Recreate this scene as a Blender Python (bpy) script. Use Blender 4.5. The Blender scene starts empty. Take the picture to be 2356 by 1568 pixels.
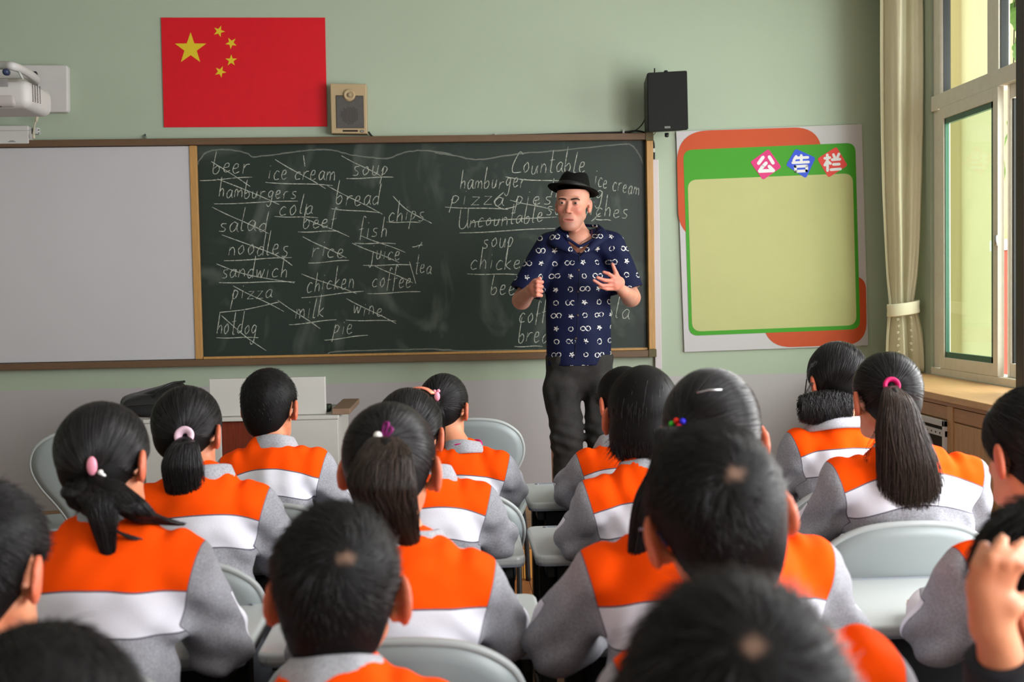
import bpy, bmesh, math, random
import numpy as np
from mathutils import Vector, Matrix
import openvdb as vdb
random.seed(7); RNG = np.random.default_rng(7)
S = bpy.context.scene; COL = S.collection
PI = math.pi

# ------------------------------------------------------------------ camera
F = 2600.0
EYE = Vector((0, 0, 1.38))
YAW, PITCH, ROLL = math.radians(2.8), math.radians(2.4), math.radians(1.05)
fw = Vector((math.sin(YAW)*math.cos(PITCH), math.cos(YAW)*math.cos(PITCH), -math.sin(PITCH)))
r0 = Vector((math.cos(YAW), -math.sin(YAW), 0)); u0 = r0.cross(fw)
rt = r0*math.cos(ROLL) - u0*math.sin(ROLL); up = u0*math.cos(ROLL) + r0*math.sin(ROLL)
cam_d = bpy.data.cameras.new('camera'); cam = bpy.data.objects.new('camera', cam_d); COL.objects.link(cam)
cam_d.sensor_width = 36; cam_d.lens = 36*F/2356; cam_d.clip_start = .05; cam_d.clip_end = 200
M = Matrix.Identity(4)
for i in range(3):
    M[i][0], M[i][1], M[i][2], M[i][3] = rt[i], up[i], -fw[i], EYE[i]
cam.matrix_world = M; S.camera = cam
cam_d.dof.use_dof = True; cam_d.dof.focus_distance = 4.6; cam_d.dof.aperture_fstop = 4.6

# ------------------------------------------------------------------ world, lights, exposure
w = bpy.data.worlds.new('sky'); S.world = w; w.use_nodes = True
bg = w.node_tree.nodes['Background']; bg.inputs[0].default_value = (.93, .97, 1.0, 1); bg.inputs[1].default_value = 2.4
def area(name, loc, rot, sx, sy, power, color=(1, 1, 1)):
    l = bpy.data.lights.new(name, 'AREA'); l.shape = 'RECTANGLE'; l.size = sx; l.size_y = sy; l.energy = power; l.color = color
    o = bpy.data.objects.new(name, l); COL.objects.link(o); o.location = loc; o.rotation_euler = rot
    o['label'] = 'daylight from an unseen side window'; return o
# daylight lamps at the right side windows out of frame; exceptions noted per lamp
area('window_daylight', (2.80, 3.15, 1.75), (0, PI/2, 0), 1.7, 1.9, 150, (.97, .98, 1))
area('window_daylight', (2.80, .3, 1.75), (0, PI/2, 0), 1.7, 2.6, 210, (.97, .98, 1))
area('window_daylight', (2.80, -2.0, 1.75), (0, PI/2, 0), 1.7, 1.4, 80, (.97, .98, 1))
area('window_daylight', (-4.4, -.5, 2.2), (0, -PI/2, 0), 1.0, 4.0, 22, (.93, .96, 1))  # unseen soft lamp in front of the left wall, which has no window
area('window_daylight', (3.25, 4.9, 2.05), (0, PI/2, 0), 1.9, 2.4, 115, (1, .99, .95))  # added lamp outside the visible window, brightens curtain, corner and teacher
S.view_settings.view_transform = 'Standard'; S.view_settings.look = 'None'
S.view_settings.exposure = 0.0; S.view_settings.gamma = 1.0; S.view_settings.use_curve_mapping = False
c = S.cycles
c.max_bounces = 5; c.diffuse_bounces = 3; c.glossy_bounces = 2; c.transmission_bounces = 4; c.transparent_max_bounces = 6
c.sample_clamp_indirect = 4.0; c.caustics_reflective = False; c.caustics_refractive = False
c.use_denoising = True; c.use_adaptive_sampling = True; c.adaptive_threshold = .03; c.adaptive_min_samples = 16
S.cycles_curves.shape = 'RIBBONS'
S.cycles_curves.subdivisions = 1

# ------------------------------------------------------------------ pixel helpers (photograph pixels to real planes)
def ray(px, py): return fw + rt*((px-1178)/F) + up*((784-py)/F)
def onY(px, py, Y): d = ray(px, py); return EYE + d*((Y-EYE.y)/d.y)
def onX(px, py, X): d = ray(px, py); return EYE + d*((X-EYE.x)/d.x)
def onZ(px, py, z): d = ray(px, py); return EYE + d*((z-EYE.z)/d.z)
def atD(px, py, D): return EYE + ray(px, py)*D

# ------------------------------------------------------------------ materials
def sl(c):
    return tuple((x/12.92 if x <= .04045 else ((x+.055)/1.055)**2.4) for x in c)
def hexc(r, g, b): return sl((r/255, g/255, b/255))
MATS = {}
def mat(name, col, rough=.6, spec=.3, var=0, vscale=6, bump=0, bscale=80, metal=0, stretch=None, sheen=0, coat=0, trans=0, alpha=None, emit=None):
    if name in MATS: return MATS[name]
    m = bpy.data.materials.new(name); m.use_nodes = True; MATS[name] = m
    n, L = m.node_tree.nodes, m.node_tree.links; b = n['Principled BSDF']
    b.inputs['Base Color'].default_value = (*col, 1); b.inputs['Roughness'].default_value = rough
    b.inputs['Specular IOR Level'].default_value = spec; b.inputs['Metallic'].default_value = metal
    b.inputs['Sheen Weight'].default_value = sheen; b.inputs['Coat Weight'].default_value = coat
    if trans: b.inputs['Transmission Weight'].default_value = trans; b.inputs['IOR'].default_value = 1.45
    if emit: b.inputs['Emission Color'].default_value = (*emit[0], 1); b.inputs['Emission Strength'].default_value = emit[1]
    if alpha is not None: b.inputs['Alpha'].default_value = alpha
    if var or bump:
        tc = n.new('ShaderNodeTexCoord'); mp = n.new('ShaderNodeMapping'); L.new(tc.outputs['Object'], mp.inputs[0])
        if stretch: mp.inputs['Scale'].default_value = stretch
    if var:
        t = n.new('ShaderNodeTexNoise'); t.inputs['Scale'].default_value = vscale; t.inputs['Detail'].default_value = 6; t.inputs['Roughness'].default_value = .65
        L.new(mp.outputs[0], t.inputs['Vector'])
        r = n.new('ShaderNodeMapRange'); r.inputs[1].default_value = .3; r.inputs[2].default_value = .7; r.inputs[3].default_value = 1-var; r.inputs[4].default_value = 1+var
        L.new(t.outputs['Fac'], r.inputs[0])
        mx = n.new('ShaderNodeVectorMath'); mx.operation = 'SCALE'; mx.inputs[0].default_value = col
        L.new(r.outputs[0], mx.inputs['Scale']); L.new(mx.outputs[0], b.inputs['Base Color'])
    if bump:
        t = n.new('ShaderNodeTexNoise'); t.inputs['Scale'].default_value = bscale; t.inputs['Detail'].default_value = 3
        L.new(mp.outputs[0], t.inputs['Vector'])
        bp = n.new('ShaderNodeBump'); bp.inputs['Strength'].default_value = bump; bp.inputs['Distance'].default_value = .01
        L.new(t.outputs['Fac'], bp.inputs['Height']); L.new(bp.outputs[0], b.inputs['Normal'])
    return m

# ------------------------------------------------------------------ object helpers
def tag(o, label=None, cat=None, group=None, kind=None):
    if label: o['label'] = label
    if cat: o['category'] = cat
    if group: o['group'] = group
    if kind: o['kind'] = kind
    return o
def empty(name, loc=(0, 0, 0), rz=0, label=None, cat=None, group=None):
    o = bpy.data.objects.new(name, None); COL.objects.link(o); o.location = loc; o.rotation_euler = (0, 0, rz); o.empty_display_size = .1
    return tag(o, label, cat, group)
def link(name, me, m=None, parent=None, smooth=False):
    o = bpy.data.objects.new(name, me); COL.objects.link(o)
    if m is not None:
        for x in (m if isinstance(m, (list, tuple)) else [m]): me.materials.append(x)
    if parent is not None: o.parent = parent
    if smooth: me.shade_smooth()
    return o
def fin(name, bm, m=None, parent=None, smooth=False, bev=0, seg=2):
    if bev: bmesh.ops.bevel(bm, geom=[e for e in bm.edges if len(e.link_faces) == 2 and e.calc_face_angle(0) > .6], offset=bev, segments=seg, affect='EDGES', profile=.5)
    bmesh.ops.recalc_face_normals(bm, faces=bm.faces)
    me = bpy.data.meshes.new(name); bm.to_mesh(me); bm.free()
    o = link(name, me, m, parent)
    if smooth: me.shade_smooth()
    return o
def box(bm, lo, hi, mtx=None):
    r = bmesh.ops.create_cube(bm, size=1)
    lo, hi = Vector(lo), Vector(hi); c_ = (lo+hi)/2; s = hi-lo
    for v in r['verts']:
        v.co = Vector((v.co.x*s.x+c_.x, v.co.y*s.y+c_.y, v.co.z*s.z+c_.z))
        if mtx is not None: v.co = mtx @ v.co
def bx(name, lo, hi, m, parent=None, bev=0, mtx=None, seg=2):
    bm = bmesh.new(); box(bm, lo, hi, mtx); return fin(name, bm, m, parent, bev=bev, seg=seg)
def prism(bm, pts, vec):
    vs = [bm.verts.new(p) for p in pts]; f = bm.faces.new(vs)
    r = bmesh.ops.extrude_face_region(bm, geom=[f])
    for v in r['geom']:
        if isinstance(v, bmesh.types.BMVert): v.co += Vector(vec)
def rpoly(quad, r, n=8, mult=None):
    """corner points -> rounded polygon (list of 2D tuples)"""
    out = []; N = len(quad)
    for i in range(N):
        p = Vector(quad[i]); a = Vector(quad[i-1])-p; b = Vector(quad[(i+1) % N])-p
        ri = min(r if not isinstance(r, (list, tuple)) else r[i], a.length*.499, b.length*.499); A = p+a.normalized()*ri; B = p+b.normalized()*ri
        for k in range(n+1):
            t = k/n; out.append(tuple(A*(1-t)**2 + p*2*t*(1-t) + B*t*t))
    return out
def catmull(pts, n=8, closed=False):
    P = [Vector(p) for p in pts]
    if len(P) < 3 and not closed: return P
    out = []; N = len(P)
    for i in range(N if closed else N-1):
        if closed: p0, p1, p2, p3 = P[i-1], P[i], P[(i+1) % N], P[(i+2) % N]
        else: p0, p1, p2, p3 = P[max(i-1, 0)], P[i], P[i+1], P[min(i+2, N-1)]
        for k in range(n):
            t = k/n
            out.append(.5*((2*p1)+(p2-p0)*t+(2*p0-5*p1+4*p2-p3)*t*t+(3*p1-p0-3*p2+p3)*t**3))
    if not closed: out.append(P[-1])
    return out
def tube(bm, pts, r, seg=10, closed=False, flat=(1, 1), cap=True):
    """sweep a circle along pts; r scalar or list"""
    P = [Vector(p) for p in pts]; N = len(P); R = r if isinstance(r, (list, tuple, np.ndarray)) else [r]*N
    rings = []; prev = None
    for i in range(N):
        if closed: t = (P[(i+1) % N]-P[i-1]).normalized()
        else: t = (P[min(i+1, N-1)]-P[max(i-1, 0)]).normalized()
        if prev is None:
            a = Vector((0, 0, 1)) if abs(t.z) < .9 else Vector((1, 0, 0)); u = (a-t*a.dot(t)).normalized()
        else: u = (prev-t*prev.dot(t)).normalized()
        prev = u; v = t.cross(u)
        rings.append([bm.verts.new(P[i]+(u*math.cos(q)*flat[0]+v*math.sin(q)*flat[1])*R[i]) for q in [2*PI*k/seg for k in range(seg)]])
    for i in range(N if closed else N-1):
        A, B = rings[i], rings[(i+1) % N]
        for k in range(seg): bm.faces.new((A[k], A[(k+1) % seg], B[(k+1) % seg], B[k]))
    if not closed and cap: bm.faces.new(rings[0][::-1]); bm.faces.new(rings[-1])
def tb(name, pts, r, m, parent=None, seg=10, closed=False, flat=(1, 1)):
    bm = bmesh.new(); tube(bm, pts, r, seg, closed, flat); return fin(name, bm, m, parent, smooth=True)
def lathe(name, prof, m, parent=None, seg=32, mtx=None, sy=1):
    bm = bmesh.new(); rings = []
    for r, z in prof:
        rings.append([bm.verts.new(Vector((r*math.cos(2*PI*k/seg), r*sy*math.sin(2*PI*k/seg), z))) for k in range(seg)])
    for A, B in zip(rings, rings[1:]):
        for k in range(seg): bm.faces.new((A[k], A[(k+1) % seg], B[(k+1) % seg], B[k]))
    bm.faces.new(rings[0][::-1]); bm.faces.new(rings[-1])
    if mtx is not None: bm.transform(mtx)
    return fin(name, bm, m, parent, smooth=True)
def text_mesh(name, body, size, m, parent, loc, extrude=.0002):
    fc = bpy.data.curves.new(name, 'FONT'); fc.body = body; fc.size = size; fc.align_x = 'CENTER'; fc.align_y = 'CENTER'; fc.extrude = extrude
    t_ = bpy.data.objects.new(name, fc); me = bpy.data.meshes.new_from_object(t_); bpy.data.objects.remove(t_); me.name = name
    o = link(name, me, m, parent); o.location = loc; o.rotation_euler = (PI/2, 0, 0); return o
def children(o): return [x for x in bpy.data.objects if x.parent == o]
def copy_tree(o, parent=None):
    c_ = o.copy(); COL.objects.link(c_); c_.parent = parent
    for ch in children(o): copy_tree(ch, c_)
    return c_

# ------------------------------------------------------------------ signed distance modelling (one smooth continuous surface)
def e_sdf(c_, r, R=None):
    c_ = np.array(c_, 'f4'); r = np.array(r, 'f4'); R = np.eye(3, dtype='f4') if R is None else np.array(R, 'f4')
    ext = np.abs(R) @ r if R is not None else r
    def fn(p):
        q = (p-c_) @ R; k0 = np.sqrt(((q/r)**2).sum(-1)); k1 = np.sqrt(((q/(r*r))**2).sum(-1))+1e-9
        return k0*(k0-1)/k1
    return fn, c_-ext, c_+ext
def rc(a, b, r1, r2, s=(1, 1, 1)):
    a = np.array(a, 'f4'); b = np.array(b, 'f4'); s = np.array(s, 'f4'); ms = float(s.min())
    B = (b-a)/s; bb = float((B*B).sum())+1e-12
    def fn(p):
        q = (p-a)/s; t = np.clip((q@B)/bb, 0, 1)
        return (np.sqrt(((q-t[..., None]*B)**2).sum(-1)) - (r1+(r2-r1)*t))*ms
    m = np.maximum(r1, r2)*s
    return fn, np.minimum(a, b)-m, np.maximum(a, b)+m
def bx_sdf(c_, h, rad, R=None):
    c_ = np.array(c_, 'f4'); h = np.array(h, 'f4'); R = np.eye(3, dtype='f4') if R is None else np.array(R, 'f4')
    def fn(p):
        q = np.abs((p-c_)@R)-(h-rad); return np.sqrt((np.maximum(q, 0)**2).sum(-1))+np.minimum(q.max(-1), 0)-rad
    ext = np.abs(R)@h
    return fn, c_-ext, c_+ext
def half(n, d):
    n = np.array(n, 'f4'); n = n/np.linalg.norm(n)
    return (lambda p: p@n-d), None, None
class Field:
    def __init__(s, lo, hi, vox):
        s.lo = np.array(lo, 'f4'); s.vox = vox; s.n = np.ceil((np.array(hi)-s.lo)/vox).astype(int)+1
        s.v = np.full(s.n, .06, 'f4'); s.ax = [s.lo[i]+vox*np.arange(s.n[i], dtype='f4') for i in range(3)]
    def _sl(s, lo, hi, m):
        if lo is None: a = np.zeros(3, int); b = s.n
        else:
            a = np.clip(np.floor((lo-m-s.lo)/s.vox).astype(int), 0, s.n); b = np.clip(np.ceil((hi+m-s.lo)/s.vox).astype(int)+1, 0, s.n)
        if (b <= a).any(): return None, None
        sl_ = tuple(slice(a[i], b[i]) for i in range(3))
        P = np.stack(np.meshgrid(*[s.ax[i][sl_[i]] for i in range(3)], indexing='ij'), -1)
        return sl_, P
    def add(s, prim, k=.01):
        sl_, P = s._sl(prim[1], prim[2], max(k, 3*s.vox))
        if P is None: return s
        d = prim[0](P); a = s.v[sl_]; h = np.maximum(k-np.abs(a-d), 0)/max(k, 1e-6)
        s.v[sl_] = np.minimum(a, d)-h*h*k*.25; return s
    def sub(s, prim, k=.005, both=False):
        sl_, P = s._sl(prim[1], prim[2], max(k, 3*s.vox))
        if P is None: return s
        d = -prim[0](P) if not both else prim[0](P); a = s.v[sl_]; h = np.maximum(k-np.abs(a-d), 0)/max(k, 1e-6)
        s.v[sl_] = np.maximum(a, d)+h*h*k*.25; return s
    def cut(s, n, d, k=.006): return s.sub(half(n, d), k, both=True)      # keep side n.p < d
    def warp(s, fn):
        m = np.abs(s.v) < .03; i = np.nonzero(m)
        P = np.stack([s.ax[j][i[j]] for j in range(3)], -1); s.v[i] += fn(P).astype('f4'); return s
    def mesh(s, name, adapt=0.0):
        g = vdb.FloatGrid(.06); g.copyFromArray(np.clip(s.v, -.06, .06)); g.gridClass = vdb.GridClass.LEVEL_SET
        pts, tris, quads = g.convertToPolygons(isovalue=0.0, adaptivity=adapt)
        pts = pts.astype('f4')*s.vox+s.lo
        return mesh_from(name, pts, tris, quads, flip=True)
def mesh_from(name, pts, tris, quads, flip=False):
    me = bpy.data.meshes.new(name); nt, nq = len(tris), len(quads)
    me.vertices.add(len(pts)); me.vertices.foreach_set('co', np.ascontiguousarray(pts, 'f4').ravel())
    t = np.asarray(tris, 'i4').reshape(-1, 3); q = np.asarray(quads, 'i4').reshape(-1, 4)
    if flip: t = t[:, ::-1]; q = q[:, ::-1]
    idx = np.concatenate([t.ravel(), q.ravel()]).astype('i4')
    me.loops.add(len(idx)); me.loops.foreach_set('vertex_index', idx)
    st = np.concatenate([np.arange(nt)*3, nt*3+np.arange(nq)*4]).astype('i4')
    me.polygons.add(nt+nq); me.polygons.foreach_set('loop_start', st)
    me.update(calc_edges=True); me.validate(); me.shade_smooth(); return me
def vco(me):
    a = np.empty(len(me.vertices)*3, 'f4'); me.vertices.foreach_get('co', a); return a.reshape(-1, 3)
def vno(me):
    a = np.empty(len(me.vertices)*3, 'f4'); me.vertices.foreach_get('normal', a); return a.reshape(-1, 3)
def attr(me, name, val):
    a = me.attributes.new(name, 'FLOAT', 'POINT'); a.data.foreach_set('value', np.ascontiguousarray(val, 'f4'))
def rotm(yaw=0, pitch=0, roll=0):
    """yaw + = turn to the right, pitch + = look down, roll + = tilt to the right (facing +Y)"""
    m = Matrix.Rotation(-math.radians(yaw), 3, 'Z') @ Matrix.Rotation(-math.radians(pitch), 3, 'X') @ Matrix.Rotation(math.radians(roll), 3, 'Y')
    return np.array(m, 'f4')
def snoise(p, sc, seed, n=5):
    r = np.random.default_rng(seed); o = np.zeros(p.shape[:-1])
    for i in range(n):
        d = r.normal(size=3); d /= np.linalg.norm(d); o += np.sin((p@d)*sc*(.6+.9*r.random())+r.random()*6.28)
    return o/n**.5
# ================================================================== THE SETTING
WY = 6.75                    # front wall
WX = 2.71                    # right wall
LX, BY, CZ = -4.6, -3.2, 3.45
PLAT_Y, PLAT_Z = 5.42, .15
m_wall = bpy.data.materials.new('painted_wall'); m_wall.use_nodes = True
n, L = m_wall.node_tree.nodes, m_wall.node_tree.links; b = n['Principled BSDF']; b.inputs['Roughness'].default_value = .55; b.inputs['Specular IOR Level'].default_value = .35
tc = n.new('ShaderNodeNewGeometry'); sp = n.new('ShaderNodeSeparateXYZ'); L.new(tc.outputs['Position'], sp.inputs[0])
cmp_ = n.new('ShaderNodeMath'); cmp_.operation = 'GREATER_THAN'; L.new(sp.outputs['Z'], cmp_.inputs[0]); cmp_.inputs[1].default_value = .865
mx = n.new('ShaderNodeMix'); mx.data_type = 'RGBA'; L.new(cmp_.outputs[0], mx.inputs[0])
mx.inputs[6].default_value = (*hexc(172, 166, 168), 1); mx.inputs[7].default_value = (*hexc(163, 175, 155), 1)
nz = n.new('ShaderNodeTexNoise'); nz.inputs['Scale'].default_value = 1.3; nz.inputs['Detail'].default_value = 5; L.new(tc.outputs['Position'], nz.inputs['Vector'])
mr = n.new('ShaderNodeMapRange'); L.new(nz.outputs['Fac'], mr.inputs[0]); mr.inputs[3].default_value = .93; mr.inputs[4].default_value = 1.07
vm = n.new('ShaderNodeVectorMath'); vm.operation = 'SCALE'; L.new(mx.outputs[2], vm.inputs[0]); L.new(mr.outputs[0], vm.inputs['Scale']); L.new(vm.outputs[0], b.inputs['Base Color'])
nz2 = n.new('ShaderNodeTexNoise'); nz2.inputs['Scale'].default_value = 160; L.new(tc.outputs['Position'], nz2.inputs['Vector'])
bp = n.new('ShaderNodeBump'); bp.inputs['Strength'].default_value = .12; bp.inputs['Distance'].default_value = .003; L.new(nz2.outputs['Fac'], bp.inputs['Height']); L.new(bp.outputs[0], b.inputs['Normal'])

m_white = mat('white_paint', (.5, .5, .48), .6)
m_wood_floor = mat('floor_wood', hexc(150, 96, 58), .35, var=.25, vscale=5, stretch=(8, 1, 1), bump=.05, bscale=40)
m_plat_wood = mat('platform_wood', hexc(160, 118, 78), .4, var=.25, vscale=5, stretch=(1, 9, 9))
m_riser = mat('riser_wood', hexc(222, 160, 82), .35, var=.16, vscale=9, stretch=(9, 9, .7))
m_gap = mat('joint_dark', (.03, .02, .015), .8)

tag(bx('wall_front', (LX-.15, WY, 0), (WX+.085, WY+.15, CZ), m_wall), kind='structure')
tag(bx('wall_left', (LX-.15, BY, 0), (LX, WY, CZ), m_wall), kind='structure')
tag(bx('wall_back', (LX-.15, BY-.15, 0), (WX+.3, BY, CZ), m_wall), kind='structure')
tag(bx('ceiling', (LX-.15, BY-.15, CZ), (WX+.3, WY+.15, CZ+.12), m_white), kind='structure')
# right wall with window openings
W1 = (onX(2140, 420, WX).y, 4.9)       # far jamb, near jamb of the visible window
wins = [(-2.8, -1.3), (-1.0, 1.7), (2.1, 4.2), (W1[1], W1[0])]
ZS, ZT = .875, 3.2
bm = bmesh.new(); T = .085
box(bm, (WX, BY, 0), (WX+T, WY, ZS)); box(bm, (WX, BY, ZT), (WX+T, WY, CZ))
ys = BY
for a, b_ in wins: box(bm, (WX, ys, ZS), (WX+T, a, ZT)); ys = b_
box(bm, (WX, ys, ZS), (WX+T, WY, ZT))
tag(fin('wall_right', bm, m_wall), kind='structure')

# floor with planks
fl = tag(bx('floor', (LX, BY, -.12), (WX, WY, -.012), m_gap), kind='structure')
def planks(parent, name, x0, x1, y0, y1, z0, z1, w_, l_, alongY, m):
    bm = bmesh.new(); g = .0012
    sx, sy = (w_, l_) if alongY else (l_, w_)
    box(bm, (g-sx/2, g-sy/2, z0), (sx/2-g, sy/2-g, z1)); me = bpy.data.meshes.new(name); bm.to_mesh(me); bm.free(); me.materials.append(m)
    nu = int(((x1-x0) if alongY else (y1-y0))/w_+.5)
    for i in range(nu):
        off = (i*.37) % 1*l_; lim = (y1-y0) if alongY else (x1-x0); p = -off
        while p < lim-.01:
            a, b_ = max(p, 0), min(p+l_, lim)
            if b_-a > .05:
                o = bpy.data.objects.new(name, me); COL.objects.link(o); o.parent = parent
                c_ = (a+b_)/2; s_ = (b_-a)/l_
                if alongY: o.location = (x0+w_*(i+.5), y0+c_, 0); o.scale = (1, s_, 1)
                else: o.location = (x0+c_, y0+w_*(i+.5), 0); o.scale = (s_, 1, 1)
            p += l_
planks(fl, 'plank', -2.05, 2.7, -.4, PLAT_Y, -.012, 0, .2375, 1.2, True, m_wood_floor)
bm = bmesh.new(); box(bm, (LX, BY, -.012), (-2.05, WY, 0)); box(bm, (-2.05, BY, -.012), (WX, -.4, 0)); fin('floor_sheet', bm, m_wood_floor, fl)
pl = tag(bx('platform_floor', (LX, PLAT_Y+.012, 0), (WX, WY, PLAT_Z-.01), m_gap), kind='structure')
planks(pl, 'plank', -2.6, WX, PLAT_Y+.01, WY, PLAT_Z-.01, PLAT_Z, .1325, 1.35, False, m_plat_wood)
bx('floor_sheet', (LX, PLAT_Y, PLAT_Z-.01), (-2.6, WY, PLAT_Z), m_plat_wood, pl)
for i in range(18):
    x0 = -4.5+i*.4
    bx('riser_board', (x0+.0015, PLAT_Y-.006, .001), (min(x0+.3985, WX), PLAT_Y+.012, PLAT_Z-.011), m_riser, pl)

# ------------------------------------------------------------------ window frame on the right wall (aluminium)
m_alu = mat('window_aluminium', hexc(226, 220, 206), .38, var=.05, vscale=20)
m_alu_d = mat('window_green_edge', hexc(70, 108, 92), .35)
m_rub = mat('rubber_seal', (.02, .02, .02), .6)
m_glass = mat('clear_glass', (1, 1, 1), .0, trans=1)
def thin_glass(name, tint, refl=.08):
    m = bpy.data.materials.new(name); m.use_nodes = True; n, L = m.node_tree.nodes, m.node_tree.links; n.clear()
    o = n.new('ShaderNodeOutputMaterial'); t = n.new('ShaderNodeBsdfTransparent'); g = n.new('ShaderNodeBsdfGlossy'); x = n.new('ShaderNodeMixShader')
    t.inputs[0].default_value = (*tint, 1); g.inputs['Roughness'].default_value = .02
    lw = n.new('ShaderNodeLayerWeight'); lw.inputs[0].default_value = .5; pw = n.new('ShaderNodeMath'); pw.operation = 'POWER'; pw.inputs[1].default_value = 5; L.new(lw.outputs['Facing'], pw.inputs[0])
    ml = n.new('ShaderNodeMath'); ml.operation = 'MULTIPLY_ADD'; ml.inputs[1].default_value = .6; ml.inputs[2].default_value = .03; L.new(pw.outputs[0], ml.inputs[0])
    L.new(ml.outputs[0], x.inputs[0]); L.new(t.outputs[0], x.inputs[1]); L.new(g.outputs[0], x.inputs[2]); L.new(x.outputs[0], o.inputs[0]); return m
m_glass = thin_glass('clear_glass', (.93, .97, .95)); m_mesh = thin_glass('green_tinted_pane', (.80, .88, .82))
win = tag(empty('window_1', (WX, 0, 0)), kind='structure')
def wbar(name, ya, yb, za, zb, x0=.02, x1=.08, m=None, bev=.004):
    return bx(name, (x0, min(ya, yb), min(za, zb)), (x1, max(ya, yb), max(za, zb)), m or m_alu, win, bev=bev)
def wY(px, py, dx=.02): return onX(px, py, WX+dx).y
def wZ(px, py, dx=.02): return onX(px, py, WX+dx).z
FY, NY = W1[0], W1[1]
zt = wZ(2240, 200); zb = .905
wbar('frame_jamb', FY, wY(2163, 420), zb-.03, ZT)                 # far jamb
wbar('frame_jamb', NY, NY+.08, zb-.03, ZT)
wbar('frame_rail', NY, FY, ZT-.06, ZT); wbar('frame_rail', NY, FY, zb-.03, zb+.012, .0, .12)
wbar('transom', NY, FY, zt-.05, zt+.035, .005, .1)
ym1, ym2 = wY(2271, 120), wY(2297, 120)
wbar('mullion', ym1, ym2, zt+.03, ZT)
for ya, yb in ((wY(2166, 100), ym1), (ym2, NY+.08)):
    bm = bmesh.new(); a, b_ = min(ya, yb), max(ya, yb)
    for k in (a, b_-.006): box(bm, (.03, k, zt+.035), (.07, k+.006, ZT-.06))
    fin('rubber_seal', bm, m_rub, win)
    bx('pane', (.045, a+.004, zt+.034), (.051, b_-.004, ZT-.058), m_glass, win)
# lower: far sliding sash with tinted pane, near sash with clear pane further out
ya, yb = wY(2170, 420), wY(2304, 420)
zl = wZ(2240, 262); zbt = zb+.012
def sash(ya, yb, z0, z1, dx, wv, wh, m):
    a, b_ = min(ya, yb), max(ya, yb); s = empty('sash', (dx, 0, 0)); s.parent = win
    bm = bmesh.new(); box(bm, (0, a, z0), (.035, a+wv, z1)); box(bm, (0, b_-wv, z0), (.035, b_, z1)); box(bm, (0, a+wv, z0), (.035, b_-wv, z0+wh)); box(bm, (0, a+wv, z1-wh), (.035, b_-wv, z1))
    fin('sash_frame', bm, m, s, bev=.003)
    return s, a+wv, b_-wv, z0+wh, z1-wh
s, a, b_, z0, z1 = sash(ya, yb, zbt, zt-.05, .0, .05, .065, m_alu)
bm = bmesh.new(); e = .03
box(bm, (.008, a, z0), (.03, a+e, z1)); box(bm, (.008, b_-.008, z0), (.03, b_, z1)); box(bm, (.008, a, z0), (.03, b_, z0+e)); box(bm, (.008, a, z1-e), (.03, b_, z1))
fin('gasket', bm, m_alu_d, s)
bx('tinted_pane', (.016, a+e, z0+e), (.022, b_-.008, z1-e), m_mesh, s)
s, a, b_, z0, z1 = sash(wY(2306, 420), NY+.06, zbt, zt-.05, .045, .035, .07, m_alu)
bx('pane', (.016, a, z0), (.022, b_, z1), m_glass, s)
bm = bmesh.new(); box(bm, (.01, b_-.012, z0), (.024, b_, z1)); fin('rubber_seal', bm, m_rub, s)
lx = tb('latch', [(-.012, wY(2306, 552), wZ(2306, 540)), (-.012, wY(2306, 552), wZ(2306, 565))], .008, mat('latch_metal', (.5, .5, .5), .3, metal=1), win)
# stone sill under the window
tag(bx('window_sill', (WX-.005, NY, ZS-.02), (WX+.16, FY+.12, ZS+.004), mat('sill_stone', hexc(168, 172, 160), .4, var=.12, vscale=30), None, bev=.004), kind='structure')

# dark post at the near edge of the window
pp = onX(2351, 500, WX-.09)
tag(bx('dark_window_post', (-.03, -.035, 0), (.03, .035, 2.4), mat('dark_bronze', hexc(62, 56, 54), .5, var=.15, vscale=30), None, bev=.004), 'dark grey-brown vertical post standing on the cabinet at the near edge of the window', 'post').location = (WX-.09, pp.y-.035, ZS+.002)

# frames of the unseen side windows
for i, (a, b_) in enumerate(wins[:3]):
    bm = bmesh.new()
    for yy in (a, (a+b_)/2-.03, b_-.06): box(bm, (WX+.02, yy, ZS), (WX+.07, yy+.06, ZT))
    box(bm, (WX+.02, a, ZS), (WX+.07, b_, ZS+.05)); box(bm, (WX+.02, a, ZT-.05), (WX+.07, b_, ZT))
    tag(fin('window_%d' % (i+2), bm, m_alu), kind='structure')

# ------------------------------------------------------------------ outside the window
m_out = mat('cream_render', hexc(214, 200, 150), .8, var=.05, vscale=1.5)
ow = tag(bx('exterior_wall', (5.2, 5.0, -4), (5.5, 22, 9), m_out), kind='structure')
tag(bx('exterior_ground', (3.0, -6, -4.2), (30, 40, -4), mat('ground_paving', hexc(170, 165, 150), .8)), kind='structure')
for yy in (8.9, 11.4, 13.9, 16.4):
    bx('pilaster', (5.08, yy, -4), (5.2, yy+.5, 9), mat('cream_pilaster', hexc(200, 182, 132), .8), ow)
# red door with yellow mark seen low through the clear pane
m_red = mat('brick_red_paint', hexc(190, 92, 66), .6)
dd = onX(2350, 640, 5.18)
o = empty('outside_door', (5.14, 9.36, -1.2), 0, 'brick-red door in the cream wall outside the window', 'door')
bx('door_leaf', (-.03, -1.2, 0), (.04, 1.1, 2.9), m_red, o, bev=.01); bx('door_frame', (-.05, -1.3, 2.9), (.04, 1.2, 3.0), m_alu, o)
bx('yellow_plate', (-.05, -.4, 1.4), (-.03, -.1, 1.9), mat('yellow_paint', hexc(235, 205, 40), .5), o)

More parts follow.
